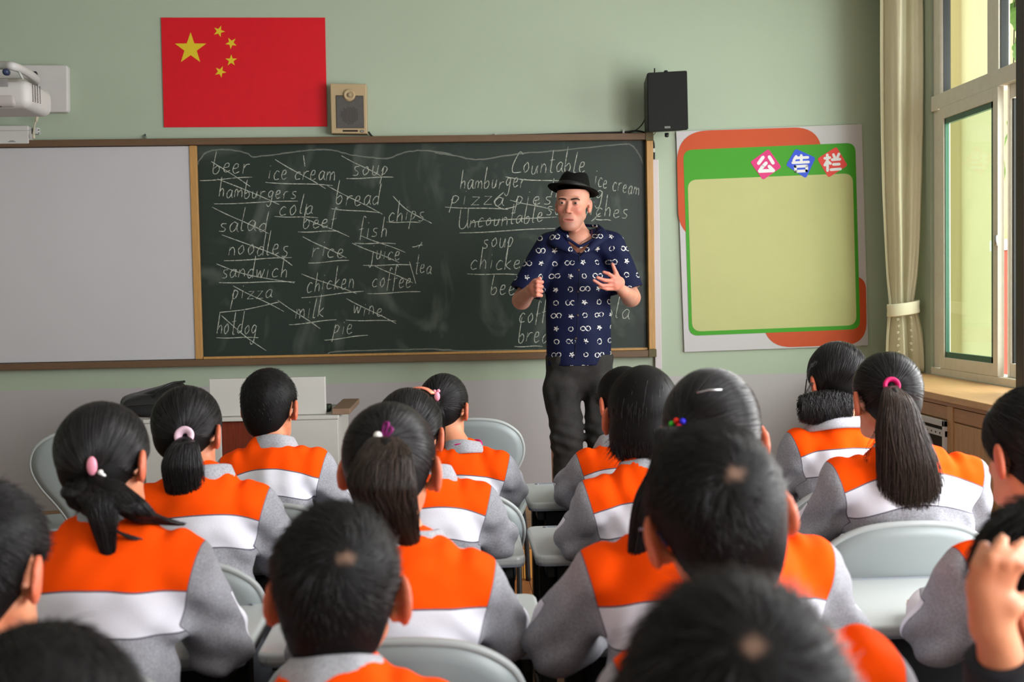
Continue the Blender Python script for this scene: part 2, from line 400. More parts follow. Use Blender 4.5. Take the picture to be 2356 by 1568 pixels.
# vine with lobed leaves hanging outside the near panes
m_leaf = mat('vine_leaf', hexc(112, 148, 56), .6, var=.25, vscale=30); m_stem = mat('vine_stem', hexc(90, 80, 50), .8)
def leaf_mesh():
    bm = bmesh.new(); pts = []
    for k in range(20):
        a = 2*PI*k/20; r_ = .06*(.72+.28*abs(math.cos(2.5*a+.3)))*(1.15 if abs(a-PI/2) < .4 else 1); pts.append(bm.verts.new((r_*math.cos(a), 0, r_*math.sin(a))))
    c0 = bm.verts.new((0, .012, 0))
    for k in range(20): bm.faces.new((pts[k], pts[(k+1) % 20], c0))
    me = bpy.data.meshes.new('leaf'); bm.to_mesh(me); bm.free(); me.materials.append(m_leaf); return me
lm = leaf_mesh(); rv = random.Random(4)
for (px, y0, y1, lab) in ((2338, -30, 175, 'green vine with lobed leaves hanging outside the upper near pane'), (2336, 300, 400, 'green vine with lobed leaves hanging outside the lower near pane')):
    a, b_ = onX(px, y0, 3.5), onX(px-6, y1, 3.5); v = empty('vine', a, 0, lab, 'vine')
    tb('stem', catmull([Vector((0, 0, 0)), (b_-a)*.5+Vector((.02, .05, 0)), b_-a], 6), .004, m_stem, v)
    for k in range(11 if y0 < 0 else 7):
        o = bpy.data.objects.new('leaf', lm); COL.objects.link(o); o.parent = v; t = k/10 if y0 < 0 else k/6
        o.location = (b_-a)*t+Vector((rv.uniform(-.03, .03), rv.uniform(-.10, .10), rv.uniform(-.04, .04))); o.rotation_euler = (rv.uniform(-.5, .5), rv.uniform(-1, 1), rv.uniform(.8, 2.0)); o.scale = [rv.uniform(.8, 1.5)]*3

# ------------------------------------------------------------------ cabinet run under the window
m_cab = mat('beech_board', hexc(190, 146, 100), .42, var=.13, vscale=7, stretch=(6, 6, 1), spec=.4)
m_cab2 = mat('beech_rail', hexc(178, 130, 86), .42, var=.13, vscale=7, stretch=(6, 1, 6), spec=.4)
m_cab3 = mat('beech_top', hexc(206, 160, 112), .42, var=.12, vscale=7, stretch=(6, 1, 6), spec=.4)
CX = 2.26
cabroot = empty('radiator_cabinet', (0, 0, 0), 0, 'long low beech cabinet boxing in the radiators under the window', 'cabinet')
CY0, CY1 = 2.2, WY
CF = .15                                       # platform level where the cabinet meets it
bx('carcass', (CX+.02, CY0, 0.0), (WX-.002, PLAT_Y-.01, ZS-.035), m_cab, cabroot)
bx('carcass', (CX+.02, PLAT_Y, PLAT_Z+.001), (WX-.002, CY1-.002, ZS-.035), m_cab, cabroot)
bx('worktop', (CX-.012, CY0, ZS-.033), (WX-.002, CY1-.003, ZS), m_cab3, cabroot, bev=.004)
bx('front_rail', (CX, CY0, ZS-.05), (CX+.02, CY1-.003, ZS-.034), m_cab2, cabroot)
def cz(px, py): return onX(px, py, CX).z
def cy(px, py): return onX(px, py, CX).y
yA, yB, yC = cy(2185, 1000), cy(2277, 1000), cy(2306, 1000)
zr = cz(2230, 985)
edges = [CY1-.003, yA, yB, yC-.02, 3.9, 3.2, 2.7, CY0]
for i, yy in enumerate([yA, yB, yC-.02, 3.9, 3.2, 2.7]):
    wv = .055
    bx('stile', (CX, yy-wv/2, CF+.001 if yy > PLAT_Y else .0), (CX+.02, yy+wv/2, ZS-.051), m_cab, cabroot, bev=.002)
for i in range(len(edges)-1):
    a, b_ = edges[i+1]+.03, edges[i]-.03
    if b_-a < .05: continue
    z0 = PLAT_Z+.01 if a > PLAT_Y-.1 else .02
    bx('upper_panel', (CX+.006, a, zr+.012), (CX+.02, b_, ZS-.055), m_cab2, cabroot, bev=.002)
    bx('lower_panel', (CX+.006, a, z0), (CX+.02, b_, zr+.006), m_cab, cabroot, bev=.002)
# white air grille set in the first panel
gy0, gy1 = cy(2180, 1000), cy(2100, 1000); gz0, gz1 = cz(2180, 1022), cz(2180, 968)
gr = empty('air_grille', (CX, 0, 0), 0, 'white plastic air grille let into the beech cabinet front beside the ponytail', 'grille')
m_gr = mat('grille_plastic', hexc(206, 204, 204), .45)
bm = bmesh.new(); a, b_ = min(gy0, gy1), max(gy0, gy1); h = gz1-gz0
box(bm, (-.018, a, gz0-.1), (0.0, a+.02, gz1)); box(bm, (-.018, b_-.02, gz0-.1), (0, b_, gz1)); box(bm, (-.018, a, gz1-.028), (0, b_, gz1))
box(bm, (-.014, a, gz0+h*.30), (0, b_, gz0+h*.58)); box(bm, (-.018, a, gz0-.1), (0, b_, gz0-.03))
fin('grille_frame', bm, m_gr, gr, bev=.002)
bx('dark_slot', (-.004, a+.005, gz0-.095), (.0, b_-.005, gz1-.01), m_gap, gr)
for k in range(7):
    yy = a+.05+k*(b_-a-.08)/7
    lathe('hole', [(.004, 0), (.004, .002)], m_gap, gr, 8, Matrix.Translation((-.0145, yy, gz0+h*.44)) @ Matrix.Rotation(-PI/2, 4, 'Y'))
# ================================================================== ON THE FRONT WALL
def W(px, py, off=.0): return onY(px, py, WY-off)
def wallplate(name, px_pts, off, th, m, parent=None, bev=0):
    bm = bmesh.new(); prism(bm, [W(x, y, off) for x, y in px_pts], (0, -th, 0)); return fin(name, bm, m, parent, bev=bev)
# --- blackboard unit
m_frame_d = mat('board_frame_dark', hexc(100, 76, 56), .4, var=.15, vscale=12, stretch=(1, 1, 12))
m_frame_l = mat('board_frame_light', hexc(176, 132, 78), .4, var=.15, vscale=10, stretch=(10, 1, 1))
m_corner = mat('board_corner', hexc(88, 76, 48), .5)
m_wb = mat('whiteboard_enamel', hexc(186, 183, 187), .3, var=.01)
m_cb = bpy.data.materials.new('chalkboard'); m_cb.use_nodes = True
n, L = m_cb.node_tree.nodes, m_cb.node_tree.links; b = n['Principled BSDF']
tc = n.new('ShaderNodeTexCoord'); n1 = n.new('ShaderNodeTexNoise'); n1.inputs['Scale'].default_value = 1.6; n1.inputs['Detail'].default_value = 3; n1.inputs['Distortion'].default_value = 2.2
mp = n.new('ShaderNodeMapping'); mp.inputs['Scale'].default_value = (1.3, 1, .8); L.new(tc.outputs['Object'], mp.inputs[0]); L.new(mp.outputs[0], n1.inputs['Vector'])
v1 = n.new('ShaderNodeTexVoronoi'); v1.inputs['Scale'].default_value = 2.6; v1.feature = 'SMOOTH_F1'; L.new(n1.outputs['Color'], v1.inputs['Vector'])
r1 = n.new('ShaderNodeMapRange'); r1.inputs[1].default_value = .08; r1.inputs[2].default_value = .42; r1.inputs[3].default_value = 0; r1.inputs[4].default_value = 1; L.new(v1.outputs['Distance'], r1.inputs[0])
mx = n.new('ShaderNodeMix'); mx.data_type = 'RGBA'; L.new(r1.outputs[0], mx.inputs[0]); mx.inputs[6].default_value = (*hexc(68, 76, 69), 1); mx.inputs[7].default_value = (*hexc(34, 44, 38), 1)
L.new(mx.outputs[2], b.inputs['Base Color']); b.inputs['Roughness'].default_value = .45; b.inputs['Specular IOR Level'].default_value = .3
board = empty('blackboard', W(970, 580), 0, 'long wood-framed green chalkboard covered in chalked food words, white panel slid over its left end', 'blackboard')
board_l = board.location.copy()
def bparent(o): o.parent = board; o.matrix_parent_inverse = Matrix.Translation(-board_l); return o
X0 = onY(-120, 400, WY).x
XL, XR, ZTt, ZBb = X0, W(1500, 500).x, W(1000, 315).z, W(1000, 829).z
tt = W(1490, 325).z; bb = W(1490, 803).z
fwid = .045
def bbx(name, x0, x1, z0, z1, y0, y1, m, bev=.003, parent=None):
    o = bx(name, (x0, WY-y1, z0), (x1, WY-y0, z1), m, None, bev=bev); return bparent(o)
bbx('top_rail', XL, XR-fwid, ZTt-fwid+.006, ZTt, .001, .07, m_frame_d); bbx('bottom_rail', XL, XR-fwid, ZBb, ZBb+fwid-.006, .001, .08, m_frame_d)
bbx('side_rail', XR-fwid+.006, XR, ZBb+fwid, ZTt-fwid, .001, .07, m_frame_l)
bbx('corner_cap', XR-fwid, XR+.003, ZTt-fwid, ZTt+.002, .001, .074, m_corner); bbx('corner_cap', XR-fwid, XR+.003, ZBb-.002, ZBb+fwid, .001, .084, m_corner)
bbx('chalkboard_panel', XL, XR-fwid+.01, ZBb+.02, ZTt-.02, .001, .022, m_cb, 0)
xw = W(443, 580, .05).x
bbx('white_panel', XL, xw, ZBb+.042, ZTt-.042, .030, .048, m_wb, .002)
bbx('panel_edge_strip', xw, W(459, 580, .05).x, ZBb+.041, ZTt-.041, .028, .056, m_frame_l, .002)
bbx('upper_wood_strip', xw+.045, XR-fwid, ZBb+fwid-.005, ZBb+fwid+.008, .022, .05, m_frame_l, .001)

# --- chalk writing
GL = {
'a': ([(.8,.85),(.45,1),(.08,.55),(.25,.02),(.62,.2),(.8,.8)], [(.82,.95),(.8,.25),(1,.02)]),
'b': ([(.15,2.1),(.02,1),(.08,.1),(.5,0),(.75,.45),(.5,.85),(.1,.55)],),
'c': ([(.8,.85),(.45,1),(.1,.5),(.3,.02),(.85,.12)],),
'd': ([(.75,.85),(.4,.95),(.08,.45),(.3,0),(.7,.3)], [(.88,2.1),(.78,1),(.8,.05)]),
'e': ([(.12,.5),(.6,.62),(.6,.98),(.25,.95),(.08,.4),(.35,0),(.85,.2)],),
'f': ([(.8,1.9),(.45,2.0),(.3,1),(.28,-.2)], [(.05,.95),(.75,1.05)]),
'g': ([(.75,.85),(.4,1),(.1,.55),(.35,.15),(.7,.5),(.78,.9)], [(.8,.95),(.72,-.6),(.4,-1),(.1,-.7)]),
'h': ([(.15,2.05),(.1,1),(.1,0)], [(.1,.5),(.45,.95),(.7,.7),(.75,0)]),
'i': ([(.3,.95),(.28,.0)], [(.36,1.45),(.34,1.36)]),
'j': ([(.5,.9),(.5,-.6),(.2,-1),(-.1,-.7)], [(.5,1.4),(.5,1.32)]),
'k': ([(.2,2.1),(.12,1),(.1,0)], [(.7,1),(.15,.45),(.8,0)]),
'l': ([(.45,2.1),(.2,1),(.2,.15),(.6,.1)],),
'm': ([(.08,.95),(.06,0)], [(.08,.6),(.3,.95),(.46,.6),(.46,.02)], [(.48,.6),(.72,.95),(.88,.6),(.92,0)]),
'n': ([(.12,.95),(.1,0)], [(.1,.5),(.45,.95),(.75,.6),(.8,0)]),
'o': ([(.5,.98),(.12,.55),(.35,.02),(.78,.4),(.6,.95),(.42,.95)],),
'p': ([(.2,1),(.15,0),(.05,-1.1)], [(.1,.4),(.35,1),(.75,.75),(.5,.15),(.15,.1)]),
'r': ([(.15,.95),(.12,0)], [(.12,.5),(.4,.9),(.8,.95)]),
's': ([(.75,.95),(.3,.9),(.3,.6),(.7,.35),(.6,.02),(.1,.02)],),
't': ([(.5,1.9),(.4,.9),(.42,.1),(.75,.05)], [(.1,1.15),(.85,1.2)]),
'u': ([(.1,.95),(.15,.1),(.55,.05),(.75,.9)], [(.76,.95),(.78,.05)]),
'w': ([(.05,.95),(.2,.05),(.45,.8),(.65,.05),(.9,.98)],),
'z': ([(.1,.95),(.8,.95)], [(.8,.95),(.12,.03)], [(.12,.03),(.9,.06)]),
'C': ([(.95,1.9),(.6,2.1),(.1,1),(.2,.1),(1,.15)],),
'U': ([(.05,1.9),(.08,.4),(.5,.0),(.9,.6),(.85,1.9)], [(.85,1.9),(.9,.6),(1.05,0)]),
' ': (),
}
m_chalk = bpy.data.materials.new('white_chalk'); m_chalk.use_nodes = True
n, L = m_chalk.node_tree.nodes, m_chalk.node_tree.links; b = n['Principled BSDF']; b.inputs['Base Color'].default_value = (.62, .64, .55, 1); b.inputs['Roughness'].default_value = .9
tc = n.new('ShaderNodeTexCoord'); t = n.new('ShaderNodeTexNoise'); t.inputs['Scale'].default_value = 90; L.new(tc.outputs['Object'], t.inputs['Vector'])
r = n.new('ShaderNodeMapRange'); r.inputs[1].default_value = .3; r.inputs[2].default_value = .62; r.inputs[3].default_value = .3; r.inputs[4].default_value = .75; L.new(t.outputs['Fac'], r.inputs[0]); L.new(r.outputs[0], b.inputs['Alpha'])
m_chalk_faint = bpy.data.materials.new('faint_chalk'); m_chalk_faint.use_nodes = True
b = m_chalk_faint.node_tree.nodes['Principled BSDF']; b.inputs['Base Color'].default_value = (.4, .42, .36, 1); b.inputs['Alpha'].default_value = .3; b.inputs['Roughness'].default_value = .9
CHOFF = .0225
def stroke(bm, pts, wd):
    """flat chalk ribbon on the board, pts in photograph pixels on the board's plane"""
    P = [W(x, y, CHOFF) for x, y in pts]; N = len(P); A = []
    for i in range(N):
        t = (P[min(i+1, N-1)]-P[max(i-1, 0)])
        if t.length < 1e-6: t = Vector((1, 0, 0))
        t.normalize(); nn = Vector((-t.z, 0, t.x)); ww = wd*(.75+.5*random.random())*(.6 if i in (0, N-1) else 1)/2
        A.append((bm.verts.new(P[i]+nn*ww), bm.verts.new(P[i]-nn*ww)))
    for i in range(N-1): bm.faces.new((A[i][0], A[i][1], A[i+1][1], A[i+1][0]))
ZS1 = .3188
def Z(ox): return lambda x, y: (ox+x*ZS1, 330+y*ZS1)
def word(txt, a, b_, xh, Zf, wd=.0040, slant=.16):
    bm = bmesh.new(); wds = [{'m': 1.25, 'i': .6, 'l': .6, 'j': .7, ' ': .7, 'w': 1.1, 'C': 1.3, 'U': 1.3, 'f': .8, 't': .8, 'k': .9}.get(ch, .95) for ch in txt]
    tot = sum(wds); ax, ay = a; dx, dy = b_[0]-a[0], b_[1]-a[1]; u = dx/tot; pos = 0
    for ch, wl in zip(txt, wds):
        ks = random.uniform(.88, 1.14); jb = random.uniform(-.13, .13)
        for st in GL[ch]:
            j = (random.uniform(-.05, .05), jb+random.uniform(-.05, .05))
            pp = []
            for (x, y) in st:
                X = ax+(pos+(x*wl*.86+.05)+j[0])*u; yy_ = y if y < 1 else 1+(y-1)*1.3; Y = ay+dy*(pos+x*wl)/tot-(yy_*ks+j[1])*xh*1.08
                pp.append((X+y*xh*slant, Y))
            pp = catmull([(p[0], p[1], 0) for p in pp], 5); stroke(bm, [Zf(p[0], p[1]) for p in pp], wd)
        pos += wl
    return bparent(fin('chalk_word', bm, m_chalk))
ZA, ZB = Z(440), Z(1000)
random.seed(11)
for args in [
 ('beer',(145,218),(435,215),62,ZA),('ice cream',(548,255),(1042,265),58,ZA),('soup',(1155,222),(1432,222),60,ZA),('hamburgers',(192,385),(765,402),52,ZA),
 ('bread',(1040,442),(1365,450),62,ZA),('cola',(628,517),(885,515),62,ZA),('chips',(1418,558),(1690,552),55,ZA),('salad',(188,628),(556,640),62,ZA),
 ('beef',(803,612),(1055,602),60,ZA),('fish',(1200,682),(1425,672),60,ZA),('noodles',(260,810),(712,806),62,ZA),('rice',(865,812),(1112,825),62,ZA),
 ('juice',(1290,832),(1512,842),56,ZA),('sandwich',(208,966),(700,960),60,ZA),('chicken',(828,1068),(1182,1035),60,ZA),('coffee',(1298,1040),(1592,1042),60,ZA),
 ('tea',(1608,935),(1738,940),55,ZA),('pizza',(285,1125),(592,1118),58,ZA),('milk',(748,1262),(965,1250),62,ZA),('wine',(1165,1232),(1388,1242),55,ZA),
 ('hotdog',(178,1372),(476,1370),62,ZA),('pie',(1020,1372),(1172,1372),58,ZA),
 ('Countable',(545,212),(1092,215),62,ZB),('hamburger',(180,335),(660,312),56,ZB),('pizza',(108,438),(512,445),58,ZB),('pies',(575,440),(855,442),56,ZB),
 ('Uncountable',(168,612),(790,562),56,ZB),('ice cream',(1150,300),(1478,378),55,ZB),('hotdog',(830,385),(1222,412),58,ZB),('sandwiches',(795,508),(1405,535),58,ZB),
 ('soup',(338,752),(578,750),60,ZB),('chicken',(250,912),(700,900),60,ZB),('beef',(402,1092),(640,1090),62,ZB),('coffee',(602,1292),(925,1290),62,ZB),('bread',(598,1432),(880,1430),62,ZB),
 ('cola',(1150,1250),(1418,1262),60,ZB)]:
    word(*args)
LA = [[(60,268),(440,242)],[(145,130),(300,225),(425,310)],[(535,280),(1020,302)],[(605,115),(970,325)],[(1120,252),(1460,242)],[(1085,88),(1380,240)],[(165,435),(770,415)],[(190,255),(430,350),(635,440)],[(1010,470),(1370,500)],[(975,300),(1380,510)],[(600,525),(915,535)],[(1410,565),(1655,570)],[(1455,378),(1560,480),(1735,575)],[(150,458),(560,650)],[(770,637),(1065,632)],[(800,530),(1140,672)],[(1180,718),(1475,722)],[(1225,665),(1545,785)],[(235,845),(725,822)],[(220,658),(600,800),(730,880)],[(845,862),(1140,842)],[(805,672),(1120,825)],[(1240,878),(1585,875)],[(1160,718),(1500,858)],[(200,1003),(750,997)],[(182,868),(400,945),(745,1005)],[(795,1112),(1245,1065)],[(795,940),(1195,1083)],[(1270,1083),(1655,1068)],[(1315,878),(1600,1005)],[(1575,850),(1620,1010)],[(205,1218),(400,1195),(635,1142)],[(300,1025),(670,1212)],[(705,1307),(1050,1270)],[(625,1130),(930,1335)],[(1115,1273),(1480,1280)],[(1120,1118),(1478,1298)],[(180,1400),(485,1400)],[(218,1240),(390,1390),(540,1493)],[(960,1418),(1275,1382)],[(810,85),(820,165)],[(1595,745),(1670,732)],[(1665,710),(1640,755)]]
LB = [[(510,240),(660,262),(900,268)],[(75,458),(530,475)],[(545,408),(860,480)],[(270,570),(400,555),(880,530)],[(180,645),(870,612)],[(235,940),(600,945)],[(1130,560),(1200,500)],[(1160,545),(1275,555)],[(575,1463),(780,1463)],[(500,350),(430,420),(490,470),(580,455)]]
for lines, Zf in ((LA, ZA), (LB, ZB)):
    for l in lines:
        bm = bmesh.new(); pts = catmull([(x, y, 0) for x, y in l], 6) if len(l) > 2 else [Vector((l[0][0]+(l[1][0]-l[0][0])*k/8, l[0][1]+(l[1][1]-l[0][1])*k/8+3*math.sin(k*.8), 0)) for k in range(9)]
        stroke(bm, [Zf(p[0], p[1]) for p in pts], .0044); bparent(fin('chalk_line', bm, m_chalk))
for l, Zf in (([(45,150),(90,80),(150,50),(280,45),(400,70),(440,98),(500,92),(640,75),(820,50),(1000,45),(1150,80),(1300,100),(1420,105),(1560,60),(1700,50),(1880,75)],ZA),([(250,1540),(900,1530),(1050,1500),(1500,1485),(1880,1485)],ZA),
  ([(0,65),(150,90),(320,115),(600,75),(1000,40),(1350,5),(1430,20),(1480,90),(1505,150)],ZB),([(0,1487),(400,1495),(1500,1475)],ZB)):
    pts = [(p[0]+random.uniform(-3, 3), p[1]+random.uniform(-3, 3)) for p in catmull([(x, y, 0) for x, y in l], 8)]
    bm = bmesh.new(); stroke(bm, [Zf(x, y) for x, y in pts], .008); bparent(fin('wipe_mark', bm, m_chalk_faint))
# --- trunking beside the board
tag(wallplate('cable_trunking', [(1499, 368), (1513, 368), (1521, 848), (1506, 848)], .001, .03, mat('trunking', hexc(196, 186, 190), .5), None, .003), 'narrow pale plastic cable trunking running down the wall at the right end of the chalkboard', 'trunking')

# --- national flag poster
m_flag = mat('flag_red', hexc(205, 16, 32), .5, var=.05, vscale=20); m_star = mat('flag_yellow', hexc(214, 186, 40), .5)
flag = wallplate('flag', [(371, 41), (748, 41), (753, 291), (378, 293)], .002, .006, m_flag)
tag(flag, 'red flag with five yellow stars, flat on the wall above the chalkboard', 'flag')
def star(cx, cy, R, ang):
    pts = []
    for k in range(10):
        a = ang+k*PI/5; r_ = R if k % 2 == 0 else R*.39; pts.append((cx+r_*math.sin(a), cy-r_*math.cos(a)))
    wallplate('star', pts, .0083, .0008, m_star, flag)
star(438.5, 112, 38, 0)
for (x, y, a) in ((504, 72, .35), (532, 99, -.5), (532, 139, 0), (507, 165, .42)): star(x, y, 14, a)

# --- notice poster
m_pw = mat('poster_white', hexc(186, 181, 185), .5); m_po = mat('poster_orange', hexc(186, 70, 26), .55, var=.03); m_pg = mat('poster_green', hexc(58, 146, 22), .55)
m_pc = mat('poster_cream', hexc(180, 178, 122), .55, var=.02); m_p1 = mat('poster_magenta', hexc(206, 26, 112), .4); m_p2 = mat('poster_blue', hexc(34, 70, 205), .4); m_p3 = mat('poster_red', hexc(220, 50, 42), .4)
Q = .3507
def zq(x, y): return (1540+x*Q, 270+y*Q)
pos = wallplate('notice_board', [(1555, 303), (1981, 286), (1996, 794), (1574, 809)], .004, .012, m_pw)
tag(pos, 'white printed notice board with green-framed cream panel and three Chinese characters', 'notice board')
def pp_(name, quad, r, off, m): return wallplate(name, [zq(x, y) for x, y in rpoly(quad, r, 10)], off, .0008, m, pos)
pp_('orange_shape', [(46, 92), (1000, 60), (1010, 770), (62, 800)], [210, 190, 150, 190], .0163, m_po)
pp_('orange_shape', [(600, 1040), (1289, 1040), (1296, 1488), (620, 1512)], [50, 90, 150, 190], .0163, m_po)
pp_('green_frame', [(91, 214), (1220, 166), (1252, 1388), (130, 1432)], 62, .0173, m_pg)
pp_('cream_panel', [(120, 410), (1203, 366), (1228, 1362), (150, 1404)], 62, .0183, m_pc)
pp_('magenta_diamond', [(650, 206), (736, 326), (614, 411), (530, 292)], 16, .0193, m_p1)
pp_('blue_diamond', [(828, 205), (960, 264), (896, 400), (765, 314)], 16, .0193, m_p2)
pp_('red_diamond', [(1096, 192), (1170, 315), (1044, 395), (970, 271)], 16, .0193, m_p3)
m_ch = mat('poster_character', hexc(225, 220, 225), .45)
def glyph(strokes, wd):
    bm = bmesh.new()
    for si, st in enumerate(strokes):
        P = [W(*zq(x, y), .0203) for x, y in st]
        for i in range(len(P)-1):
            a, b_ = P[i], P[i+1]; t = (b_-a).normalized(); nn = Vector((-t.z, 0, t.x)); pts = []
            for k in range(7): q = -PI/2+PI*k/6; pts.append(b_+(t*math.cos(q)+nn*math.sin(q))*wd/2)
            for k in range(7): q = PI/2+PI*k/6; pts.append(a+(t*math.cos(q)+nn*math.sin(q))*wd/2)
            prism(bm, [p+Vector((0, -.0001*si, 0)) for p in pts], (0, -.0008, 0))
    fin('character', bm, m_ch, pos)
glyph([[(614, 262), (586, 300)], [(656, 260), (680, 298)], [(634, 300), (612, 322), (592, 352)], [(592, 352), (682, 348)], [(655, 322), (682, 348)]], .0205)
glyph([[(832, 256), (816, 282)], [(824, 266), (908, 262)], [(810, 297), (912, 292)], [(865, 250), (866, 295)], [(826, 322), (902, 318), (900, 350), (830, 354), (826, 322)]], .0165)
glyph([[(1020, 268), (1052, 264)], [(1036, 246), (1038, 348)], [(1033, 290), (1020, 312)], [(1041, 290), (1056, 302)], [(1076, 244), (1084, 262)], [(1112, 240), (1102, 262)], [(1068, 277), (1118, 274)], [(1076, 308), (1114, 306)], [(1060, 343), (1122, 338)]], .0165)

# --- beige wall loudspeaker
m_beige = mat('beige_plastic', hexc(172, 150, 116), .5); m_grill = mat('grey_mesh', hexc(82, 78, 76), .6, var=.08, vscale=60)
sp_ = empty('wall_loudspeaker', W(806, 256), 0, 'beige public-address loudspeaker with grey grille beside the flag', 'loudspeaker'); O = sp_.location.copy()
def loc(px, py, off, O=O): return W(px, py, off)-O
def pl2(name, pts, off, th, m, parent, O=O, bev=0):
    bm = bmesh.new(); prism(bm, [W(x, y, off)-O for x, y in pts], (0, -th, 0)); return fin(name, bm, m, parent, bev=bev)
def zb2(x, y): return (740+x*.10204, 180+y*.10204)
pl2('cabinet', [(763, 198), (845, 199), (847, 312), (766, 311)], .001, .085, m_beige, sp_, bev=.005)
gp = [zb2(*p) for p in [(320, 385), (480, 385)]]+[zb2(627+150*math.cos(a), 375+150*math.sin(a)) for a in [PI-.15-k*(PI-.3)/12 for k in range(13)]]+[zb2(*p) for p in [(780, 392), (942, 395), (957, 1125), (335, 1125)]]
pl2('grille', gp, .0865, .002, m_gap, sp_)
gp2 = [((x-806)*.97+806, (y-256)*.975+256.4) for x, y in gp]
g_ = pl2('grille_mesh', gp2, .0888, .002, m_grill, sp_)
for i in range(13):
    for j in range(9):
        a, b_ = 450+i*30, 640+j*46+(i % 2)*22
        if (a-635)**2+(b_-840)**2 < 200**2:
            x, y = zb2(a, b_); pl2('slot', [(x-.5, y-1.7), (x+.5, y-1.7), (x+.5, y+1.7), (x-.5, y+1.7)], .0909, .0006, m_gap, g_)
cc = loc(*zb2(627, 380), .086)
lathe('tweeter_ring', [(.001, 0), (.033, 0), (.034, .008), (.030, .013), (.022, .011), (.018, .008), (.001, .008)], m_beige, sp_, 28, Matrix.Translation(cc) @ Matrix.Rotation(PI/2, 4, 'X'))
lathe('tweeter_dome', [(.014, .006), (.013, .012), (.008, .016), (.001, .018)], mat('beige_dark', hexc(150, 132, 104), .5), sp_, 20, Matrix.Translation(cc) @ Matrix.Rotation(PI/2, 4, 'X'))
pl2('dark_slot', [zb2(*p) for p in [(475, 1165), (818, 1165), (820, 1205), (478, 1205)]], .0865, .001, mat('brown_slot', hexc(40, 26, 18), .5), sp_)
lathe('badge', [(.001, 0), (.012, 0), (.012, .002), (.001, .002)], mat('badge_dark', (.06, .06, .06), .4), sp_, 20, Matrix.Translation(loc(*zb2(910, 1193), .0865)) @ Matrix.Diagonal((1, 1, .6, 1)) @ Matrix.Rotation(PI/2, 4, 'X'))
pl2('badge_mark', [zb2(*p) for p in [(880, 1185), (935, 1185), (935, 1200), (880, 1200)]], .0888, .0006, m_white, sp_)

# --- black loudspeaker on a wall bracket
m_blk = mat('black_cloth', (.006, .006, .006), .75, spec=.3, bump=.2, bscale=500); m_blk2 = mat('black_plastic', (.012, .012, .012), .4)
SY = .27
bs = empty('black_loudspeaker', onY(1535, 233, WY-SY), 0, 'black loudspeaker on a wall bracket at the top right corner of the chalkboard', 'loudspeaker'); O2 = bs.location.copy()
def S2(px, py, off): return onY(px, py, WY-off)-O2
bm = bmesh.new(); q = rpoly([(1488, 169), (1579, 164), (1582, 299), (1490, 304)], 4, 4)
prism(bm, [S2(x, y, SY)+Vector((0, 0, 0)) for x, y in q], (0, -.025, 0)); fin('front_grille', bm, m_blk, bs, bev=.004)
bm = bmesh.new(); c4 = [S2(x, y, SY-.001) for x, y in [(1488.5, 170), (1578, 165), (1581, 298), (1490.5, 303)]]
vs = [bm.verts.new(p) for p in c4]; cen = sum(c4, Vector())/4; vs2 = [bm.verts.new(cen+(p-cen)*.88+Vector((0, .19, 0))) for p in c4]
bm.faces.new(vs); bm.faces.new(vs2[::-1]); [bm.faces.new((vs[k], vs2[k], vs2[(k+1) % 4], vs[(k+1) % 4])) for k in range(4)]
fin('cabinet', bm, m_blk2, bs, bev=.006)
def tb2(name, pts, r, m, par): return tb(name, pts, r, m, par)
br = tb2('bracket_rod', [S2(1506, 172, .18), S2(1506, 157, .18)], .004, m_blk2, bs)
bx('bracket', (-.03, .16, -.02), (.03, SY-.002, .02), m_blk2, bs); bx('bracket_plate', (-.06, SY-.012, -.09), (.06, SY-.002, .09), m_blk2, bs)
lathe('mount_knob', [(.012, 0), (.012, .02), (.006, .024)], m_blk2, bs, 12, Matrix.Translation(S2(1534, 306, SY-.06)) @ Matrix.Rotation(PI, 4, 'X'))
lathe('mount_knob', [(.012, 0), (.012, .014), (.006, .018)], m_blk2, bs, 12, Matrix.Translation(S2(1532, 169, SY-.06)))
pl_ = pl2('badge', [(1529.5, 290.5), (1541.5, 290), (1542.5, 294.5), (1529.5, 295)], SY+.026, .001, mat('badge_silver', (.25, .25, .24), .4), bs, O2)
text_mesh('badge_lettering', 'WISE', .011, m_gap, bs, S2(1536, 292.4, SY+.0275))

# --- cables
m_cable = mat('black_cable', (.01, .01, .01), .45)
cb = tb('speaker_cable', catmull([W(848, 303, .02), W(856, 313, .02), W(872, 318, .012), W(940, 317, .012), W(1040, 315, .012), W(1140, 312, .012), W(1250, 309, .012), W(1350, 306, .012), W(1432, 304, .012), W(1465, 301, .02), W(1490, 308, .02), W(1503, 325, .02), W(1505, 345, .012), W(1505, 366, .012)], 8), .0052, m_cable)
tag(cb, 'black cable running along the top of the chalkboard frame between the two loudspeakers', 'cable')
for x, y in ((872, 318), (1140, 312), (1434, 304), (1504, 346)):
    p = W(x, y, .012); bx('cable_clip', (p.x-.006, WY-.024, p.z-.012), (p.x+.006, WY-.002, p.z+.012), m_white, cb, bev=.002)
tag(tb('speaker_lead', catmull([onY(1489, 262, WY-.12), W(1478, 285, .05), W(1462, 300, .03), W(1445, 306, .02)], 8), .0035, m_cable), 'thin black lead hanging from behind the black loudspeaker down to the cable', 'cable')
tag(tb('brown_lead', catmull([onY(1510, 300, WY-.1), W(1506, 308, .05), W(1500, 312, .03)], 6), .002, mat('brown_wire', (.05, .02, .01), .5)), 'short thin brown wire below the black loudspeaker', 'wire')
wr = empty('wall_wires', W(337, 318), 0, 'small bunch of loose wires poking out of the wall above the board', 'wire'); O3 = wr.location.copy()
